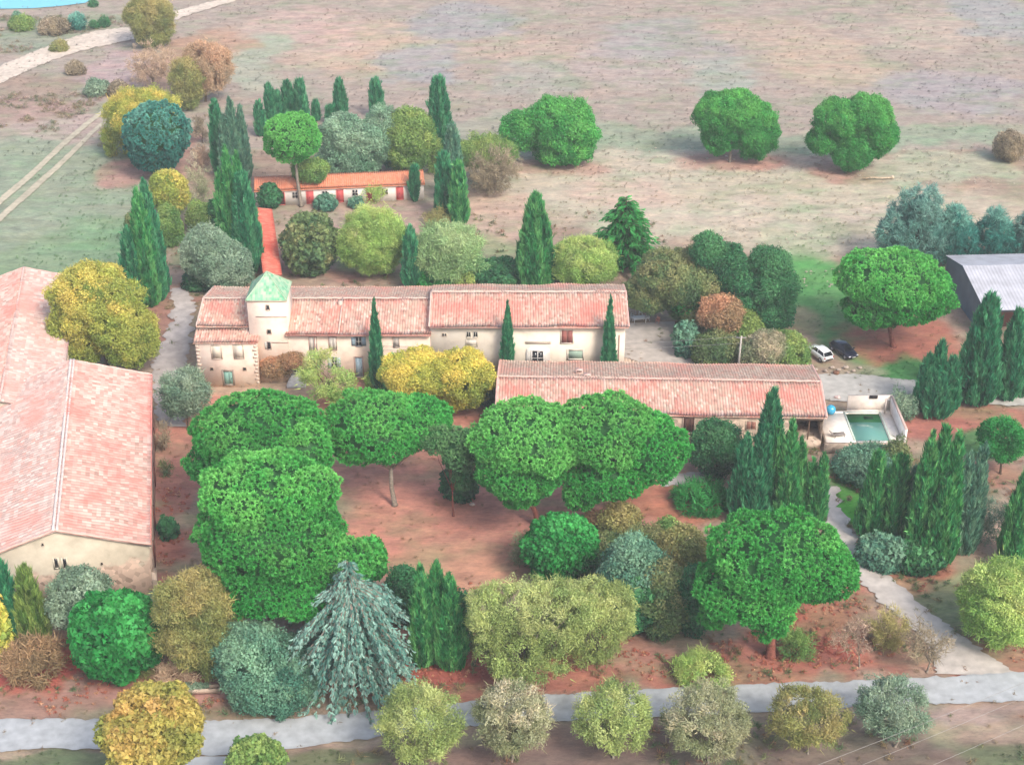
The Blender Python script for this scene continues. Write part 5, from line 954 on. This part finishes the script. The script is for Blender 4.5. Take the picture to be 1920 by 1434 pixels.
# ------------------------------------------------------------------ cars, pole, garden things
def loft(b, secs, C):
    n = len(secs[0]); V = [p for s in secs for p in s]; f = [tuple(range(n))[::-1], tuple((len(secs) - 1) * n + k for k in range(n))]
    for i in range(len(secs) - 1):
        for k in range(n): k2 = (k + 1) % n; f.append((i * n + k, i * n + k2, (i + 1) * n + k2, (i + 1) * n + k))
    b.poly(V, f, C)
CARP, nn_, ll_, pp_ = mat('car_paint'); a_ = N(nn_, 'ShaderNodeAttribute', attribute_name='Col'); ll_.new(a_.outputs['Color'], pp_.inputs['Base Color']); pp_.inputs['Roughness'].default_value = 0.25; pp_.inputs['Coat Weight'].default_value = 0.6
def car(label, px, py, head, col, glasscol=None):
    P = G(px, py); r = empty('parked_car', P, head, label, 'car', 'cars parked on the grass')
    b = MB(); secs = []
    for x, zl, zh, w in ((-2.12, .45, .72, .70), (-2.05, .32, .92, .82), (-1.6, .28, .98, .88), (-.6, .24, 1.0, .9), (.6, .24, .98, .9), (1.2, .26, .93, .89), (1.8, .28, .80, .85), (2.1, .34, .66, .74), (2.16, .44, .56, .66)):
        secs.append([(x, -w * .94, zl), (x, w * .94, zl), (x, w, (zl + zh) / 2), (x, w * .93, zh - .06), (x, w * .8, zh), (x, -w * .8, zh), (x, -w * .93, zh - .06), (x, -w, (zl + zh) / 2)])
    loft(b, secs, col); body = b.build('body', CARP, r)
    g = MB(); g.poly([(-1.98, -.74, .95), (-1.98, .74, .95), (1.12, .76, .94), (1.12, -.76, .94), (-1.5, -.58, 1.42), (-1.5, .58, 1.42), (.25, .60, 1.45), (.25, -.60, 1.45)], [(0, 1, 5, 4), (1, 2, 6, 5), (2, 3, 7, 6), (3, 0, 4, 7), (4, 5, 6, 7)]); g.build('windows', CARGLASS, r)
    t = MB(); t.poly([(-1.62, -.6, 1.40), (-1.62, .6, 1.40), (-.6, .64, 1.49), (.28, .61, 1.45), (.28, -.61, 1.45), (-.6, -.64, 1.49), (-1.6, -.56, 1.46), (-1.6, .56, 1.46), (-.6, .5, 1.53), (.2, .5, 1.49), (.2, -.5, 1.49), (-.6, -.5, 1.53)], [(0, 5, 11, 6), (5, 4, 10, 11), (1, 7, 8, 2), (2, 8, 9, 3), (6, 11, 8, 7), (11, 10, 9, 8), (4, 3, 9, 10), (0, 6, 7, 1)], col)
    for s in (-1, 1):
        for (xa, xb) in ((-1.95, -1.55), (1.1, .25)): t.tube([(xa, s * .745, .95), (xb, s * .59, 1.44)], [.05, .04], 5, col)
        t.tube([(-.45, s * .765, .95), (-.45, s * .62, 1.46)], [.035, .035], 4, col)
    t.build('roof', CARP, r)
    for x in (-1.35, 1.35):
        for s in (-1, 1):
            w = MB(); w.tube([(x, s * .70, .33), (x, s * .92, .33)], [.33, .33], 16, np.array((.015,) * 3)); wh = w.build('wheel', PAINT, r)
            q = MB(); q.tube([(x, s * .9, .33), (x, s * .935, .33)], [.2, .2], 12, lin(160, 160, 165)); q.build('rim', METAL, wh)
    for s in (-1, 1):
        q = MB(); q.box(1.98, 2.13, s * .62 - .14, s * .62 + .14, .56, .68, lin(230, 230, 235)); q.build('headlight', CARP, r)
        q = MB(); q.box(-2.12, -2.02, s * .68 - .1, s * .68 + .1, .68, .9, lin(170, 30, 30)); q.build('tail_light', CARP, r)
        q = MB(); q.box(.75, .95, s * .98 - .09, s * .98 + .09, .95, 1.07, col); q.build('mirror', CARP, r)
    q = MB(); q.box(-2.15, -2.05, -.6, .6, .42, .6, np.array((.03,) * 3)); q.box(2.1, 2.19, -.55, .55, .40, .52, np.array((.03,) * 3)); q.build('bumper', PAINT, r)
    q = MB(); q.box(-2.17, -2.14, -.26, .26, .62, .73, lin(235, 235, 225)); q.box(2.17, 2.2, -.26, .26, .42, .52, lin(235, 235, 225)); q.build('number_plate', PAINT, r)
    return r
car('white hatchback parked on grass beside the dark car', 1536, 668, math.radians(116), lin(240, 244, 244, .95)); car('dark blue black car parked right of the white one', 1581, 663, math.radians(-62), lin(34, 38, 56))
# utility pole and its wires
pb = G(1383, 702); pole = empty('utility_pole', pb, 0, 'pale concrete utility pole rising behind the annex roof', 'utility pole'); ph = onY(1389, 630, pb[1])[2]
q = MB(); q.tube([(0, 0, -.2), (0.1, 0, ph)], [.16, .11], 8, lin(196, 190, 182)); q.build('post', PAINT, pole); q = MB(); q.box(-.6, .7, -.06, .06, ph - .3, ph - .18, lin(170, 165, 160)); 
for i in (-.5, .05, .6): q.tube([(i, 0, ph - .18), (i, 0, ph + .02)], [.05, .03], 6, lin(120, 130, 130))
q.build('crossarm', PAINT, pole)
def wire(name, a, b, sagm, label, group, r=.02, c=lin(150, 150, 150)):
    P0 = np.array(a, float); P1 = np.array(b, float); m = MB(); n = 24
    m.tube([(P1 - P0) * i / n - (0, 0, sagm * 4 * (i / n) * (1 - i / n)) for i in range(n + 1)], [r] * (n + 1), 4, c); o = m.build(name, PAINT); o.location = tuple(P0); tag(o, label, 'cable', group); return o
for i, yy in enumerate((648, 655)):
    wire('overhead_wire', (pb[0] - .4 + i * .6, pb[1], ph - .1 - i * .9), tuple(onY(705, yy, YF - .1)), .7, ('upper' if i == 0 else 'lower') + ' wire running from utility pole to the manor front', 'wires from the utility pole')
for i, ((x0, y0, x1, y1), nm) in enumerate((((1521, 1434, 1742, 1347), 'leftmost'), ((1605, 1434, 1822, 1344), 'middle'), ((1739, 1434, 1920, 1354), 'rightmost'))):
    f = 1.2; A = G(x0 - (x1 - x0) * f, y0 - (y1 - y0) * f, 7.5); B = G(x1 + (x1 - x0) * f, y1 + (y1 - y0) * f, 7.5)
    wire('power_line', A, B, .3, nm + ' of three power lines crossing bottom right corner', 'power lines over the verge', .015, lin(176, 172, 168))
# trough, loungers, chairs, table, barrel
P = G(378, 1296); t = empty('stone_trough', P, math.radians(3), 'pale rectangular stone trough with plants beside the road', 'trough')
q = MB(); q.box(-1.7, 1.7, -.25, .25, 0, .12, lin(226, 210, 198)); q.box(-1.7, 1.7, -.35, -.25, 0, .55, lin(226, 210, 198)); q.box(-1.7, 1.7, .25, .35, 0, .55, lin(226, 210, 198)); q.box(-1.78, -1.7, -.35, .35, 0, .55, lin(226, 210, 198)); q.box(1.7, 1.78, -.35, .35, 0, .55, lin(226, 210, 198)); q.build('basin', W_STONE, t)
q = MB(); rg = np.random.RandomState(3); Pt = np.stack([rg.uniform(-1.6, .6, 40), rg.uniform(-.2, .4, 40), rg.uniform(.4, .8, 40)], 1); stamp(q, 'fine', Pt, np.tile((0, 0, 1.), (40, 1)), np.full(40, .35), pick('grey', rg.rand(40)), rg); q.build('plants', LEAF, t)
def chair(label, P, rz, col, group=None):
    r = empty('garden_chair', P, rz, label, 'chair', group); q = MB(); q.box(-.26, .26, -.26, .26, .42, .47, col); q.build('seat', PAINT, r); q = MB(); q.box(-.26, .26, .22, .27, .47, .95, col); q.build('backrest', PAINT, r)
    for x in (-.23, .23):
        for y in (-.23, .23): l_ = MB(); l_.tube([(x, y, 0), (x * .95, y * .95, .43)], [.03, .03], 5, col); l_.build('leg', PAINT, r)
        l_ = MB(); l_.box(x - .03, x + .03, -.26, .24, .62, .66, col); l_.build('armrest', PAINT, r)
def table(label, P, rz, col, w=.9, d=.6, h=.74, top='tabletop'):
    r = empty('garden_table', P, rz, label, 'table'); q = MB(); q.box(-w, w, -d, d, h - .05, h, col); q.build(top, PAINT, r)
    for x in (-w + .1, w - .1):
        for y in (-d + .1, d - .1): l_ = MB(); l_.box(x - .035, x + .035, y - .035, y + .035, 0, h - .05, col); l_.build('leg', PAINT, r)
CG = 'chairs in the yard right of the manor'
table('white garden table in the yard right of the manor', G(1198, 604), .2, lin(240, 240, 238), .9, .6)
chair('white garden chair left of the white yard table', G(1186, 600), 1.2, lin(240, 240, 240), CG); chair('white garden chair behind the white yard table', G(1201, 590), 0, lin(238, 238, 240), CG); chair('white garden chair right of the white yard table', G(1214, 601), -1.3, lin(240, 240, 240), CG); chair('small pink orange chair alone in the shade of yard', G(1233, 606), -.5, lin(226, 160, 140), CG)
ps = G(1192, 588); pa = empty('grey_parasol', ps, 0, 'closed pale grey parasol sheet by end of the manor', 'parasol'); q = MB(); q.tube([(0, 0, 0), (0, 0, 2.4)], [.04, .03], 6, lin(180, 180, 180)); q.build('pole', PAINT, pa)
q = MB(); V = [(0, 0, 2.5)] + [(1.5 * math.cos(i * math.pi / 4), 1.5 * math.sin(i * math.pi / 4), 2.0) for i in range(8)] + [(0, 0, 2.42)]; q.poly(V, [(0, i + 1, (i + 1) % 8 + 1) for i in range(8)] + [(9, (i + 1) % 8 + 1, i + 1) for i in range(8)], lin(196, 206, 210)); q.build('canopy', PAINT, pa)
tp = G(527, 703); table('pinkish terrace table before the manor vine', tp, .1, lin(214, 186, 186), .9, .5)
chair('pale chair beside the terrace table under the vine', G(516, 700), 1.3, lin(206, 190, 188)); chair('dark chair behind the terrace table', G(530, 697), .1, lin(110, 96, 96))
bp = G(1557, 775, DZ); bar = MB(); ns = 14; V = []
for zz, rr in ((0, .36), (.15, .5), (.5, .62), (.85, .55), (1.05, .36), (1.12, .1)): V.append([(rr * math.cos(k * 2 * math.pi / ns), rr * math.sin(k * 2 * math.pi / ns), zz) for k in range(ns)])
loft(bar, V, lin(60, 176, 220)); o = bar.build('plastic_tub', CARP); o.location = (bp[0], bp[1], DZ); tag(o, 'bright blue plastic tub at annex corner by the pool', 'tub')
lp = G(1570, 818, DZ); lo = empty('sun_lounger', lp, math.radians(100), 'grey sun lounger lying at front edge of the pool terrace', 'sun lounger')
q = MB(); q.box(-.35, .35, -.9, .5, .28, .36, lin(150, 142, 136)); q.build('seat', PAINT, lo); q = MB(); q.poly([(-.35, .5, .3), (.35, .5, .3), (.35, 1.0, .7), (-.35, 1.0, .7), (-.35, .5, .36), (.35, .5, .36), (.35, .97, .76), (-.35, .97, .76)], [(0, 1, 2, 3), (7, 6, 5, 4), (0, 4, 5, 1), (1, 5, 6, 2), (2, 6, 7, 3), (3, 7, 4, 0)], lin(150, 142, 136)); q.build('backrest', PAINT, lo)
for x in (-.3, .3):
    for y in (-.8, .4): l_ = MB(); l_.box(x - .03, x + .03, y - .03, y + .03, 0, .28, lin(110, 106, 104)); l_.build('leg', PAINT, lo)
# fallen branch in the field, rubble by the cars, stumps
fb_ = G(1648, 337); q = MB(); rg = np.random.RandomState(8)
main = [(-2.6, .3, .1), (-1, .1, .35), (.6, -.1, .3), (2.2, .3, .25)]; q.tube(main, [.06, .12, .14, .18], 6, lin(206, 186, 160))
for i in range(12): a = rg.uniform(-2.6, .5); q.tube([(a, .2, .25), (a - rg.uniform(.4, 1.2), rg.uniform(-1, 1), rg.uniform(.2, .9))], [.05, .015], 4, lin(190, 168, 140))
q.tube([(2.1, .25, .3), (2.5, .3, .4)], [.3, .26], 7, lin(226, 206, 180)); o = q.build('fallen_branch', BARK); o.location = (fb_[0], fb_[1], 0); tag(o, 'pale fallen branch lying on the field near right pine', 'branch')
rg = np.random.RandomState(21)
def rock(P, s, label, group, c, name='rock', cat='stone'):
    V, Fc = ico(1); V = V * (s, s * rg.uniform(.6, 1), s * .55) * (1 + rg.normal(0, .13, (len(V), 1))); q = MB(); q.tris(V + (0, 0, s * .3), Fc, c); o = q.build(name, BARK); o.location = (P[0], P[1], 0); tag(o, label, cat, group); return o
for px, py, s in ((1560, 690, .35), (1572, 694, .28), (1586, 690, .4), (1600, 696, .3), (1548, 696, .25), (1612, 690, .3), (1590, 699, .24), (1530, 693, .28)): rock(G(px, py), s, 'pale stone in the rubble heap behind the lane below cars', 'rubble stones below the parked cars', lin(196, 180, 166))
rock(G(885, 947), .35, 'single pale stone beside the dark courtyard bush', None, lin(226, 206, 190)); rock(G(1568, 700), .45, 'brown log end at the edge of the lane', None, lin(140, 104, 84), 'log', 'log')
rock(G(1570, 746), .4, 'small white pink stone behind the pool terrace', None, lin(232, 206, 200))
# stone wall ruins right of manor
ww = empty('garden_wall', (onY(1162, 690, 176)[0], 176.4, 0), 0, 'broken rubble wall and red gatepost at right end of manor', 'wall'); q = MB()
for i in range(9): q.box(.6 + i * .45, 1.03 + i * .45, .2, .8, -.2, 2.6 - i * .2 + rg.uniform(-.2, .2))
q.build('stonework', W_STONE, ww); q = MB(); q.box(.1, .5, -.4, .1, -.2, 3.2, lin(196, 120, 104)); q.build('gatepost', PAINT, ww)

# ------------------------------------------------------------------ ground cover that nobody could count
def cover(name, n, seed, region, fn, mg=0):
    rg = np.random.RandomState(seed); x = rg.uniform(region[0], region[2], n); y = rg.uniform(region[1], region[3], n)
    # thin out with distance so that near the camera it is denser
    keep = rg.rand(n) < np.clip(170.0 / y, 0.35, 1) ** 1.5
    x, y = x[keep], y[keep]; rb = np.ones(len(x), bool)
    for s in range(0, len(ROADPTS), 1):
        pass
    cell = set()
    for p in ROADPTS:
        for dx in range(-mg, mg + 1):
            for dy in range(-mg, mg + 1): cell.add((int(p[0] // 1) + dx, int(p[1] // 1) + dy))
    rb = np.array([(int(a // 1), int(b // 1)) not in cell for a, b in zip(x, y)]); x, y = x[rb], y[rb]
    sel, size, col, kind = fn(x, y, rg); x, y = x[sel], y[sel]; m = MB(); P = np.stack([x, y, np.zeros(len(x))], 1)
    stamp(m, kind, P, np.tile((0, 0, 1.0), (len(x), 1)) + rg.normal(0, .15, P.shape), size[sel], col[sel], rg, stretch=(1, 1, .7))
    return tag(m.build(name, LEAF), kind='stuff')
IN = (-75, 95, 75, 250)
def f_grass(x, y, rg):
    g = gcol(x, y); green = g[:, 1] > g[:, 0] * 0.98; d = fbm(x / 3, y / 3, 3)
    sel = (rg.rand(len(x)) < np.where(green, .9, .32)) & (d > .42); c = g * rg.uniform(.75, 1.25, (len(x), 1)); c[green] *= (.9, 1.08, .85); c[~green] = c[~green] * .6 + lin(176, 158, 112) * .4
    return sel, rg.uniform(.18, .42, len(x)), c, 'wisp'
cover('dry_grass', 26000, 4, IN, f_grass)
def f_leaves(x, y, rg):
    g = gcol(x, y); r = g[:, 0] > g[:, 1] * 1.45; c = np.array([lin(206, 132, 104), lin(226, 176, 140), lin(190, 116, 98), lin(206, 124, 104)])[rg.randint(0, 4, len(x))]
    return r & (fbm(x / 2.5, y / 2.5, 3) > .5) & ((y < 132) | (x < -25)), rg.uniform(.12, .26, len(x)), c, 'leaf'
cover('fallen_leaves', 15000, 5, (-45, 105, 60, 150), f_leaves, 1)
def f_scrub(x, y, rg):
    g = gcol(x, y); c = g * rg.uniform(.8, 1.2, (len(x), 1)); return fbm(x / 7 + 4, y / 5, 4) > .45, rg.uniform(.2, .5, len(x)), c, 'wisp'
cover('field_scrub', 26000, 6, (-130, 245, 125, 400), f_scrub)
def f_under(x, y, rg):
    pal = np.array([lin(120, 128, 86), lin(150, 132, 96), lin(98, 124, 84), lin(164, 124, 100), lin(140, 148, 104)]) * 1.2
    return fbm(x / 3.2 + 31, y / 2.6 + 8, 4) > .55, rg.uniform(.3, .8, len(x)), pal[rg.randint(0, 5, len(x))] * rg.uniform(.8, 1.15, (len(x), 1)), 'wisp'
cover('undergrowth', 2600, 9, (-55, 184, 24, 232), f_under)
cover('verge_plants', 3200, 10, (-62, 98, 66, 131), f_under, 1)
cover('meadow_plants', 1800, 12, (34, 122, 75, 160), f_under)
def f_bank(x, y, rg):
    pal = np.array([lin(150, 132, 104), lin(132, 132, 96), lin(170, 150, 128), lin(120, 134, 104), lin(176, 152, 146)]) * 1.25
    return fbm(x / 6 + 3, y / 5 + 8, 4) > .5, rg.uniform(.5, 1.3, len(x)), pal[rg.randint(0, 5, len(x))] * rg.uniform(.8, 1.15, (len(x), 1)), 'twig'
a0 = G(60, 160); cover('bank_scrub', 3000, 13, (-118, 262, -70, 292), f_bank, 2); cover('shore_scrub', 2400, 14, (-125, 318, -82, 345), f_bank, 2)
def f_stone(x, y, rg):
    return fbm(x / 6 + 14, y / 4, 3) > .56, rg.uniform(.1, .3, len(x)), np.tile(lin(226, 214, 196), (len(x), 1)) * rg.uniform(.8, 1.1, (len(x), 1)), 'leaf'
cover('white_stones', 3500, 7, (5, 195, 110, 262), f_stone)

# ------------------------------------------------------------------ the air
hz = MB(); hz.box(-4200, 4200, -2100, 6100, -1.2, 100); ho = None
hm = bpy.data.materials.new('haze'); hm.use_nodes = True; hn = hm.node_tree.nodes; hn.remove(hn['Principled BSDF'])
pv = hn.new('ShaderNodeVolumePrincipled'); pv.inputs['Color'].default_value = (0.92, 0.95, 1.0, 1); pv.inputs['Density'].default_value = 0.00034
hm.node_tree.links.new(pv.outputs[0], hn['Material Output'].inputs['Volume'])
ho = hz.build('haze', hm); tag(ho, kind='stuff')
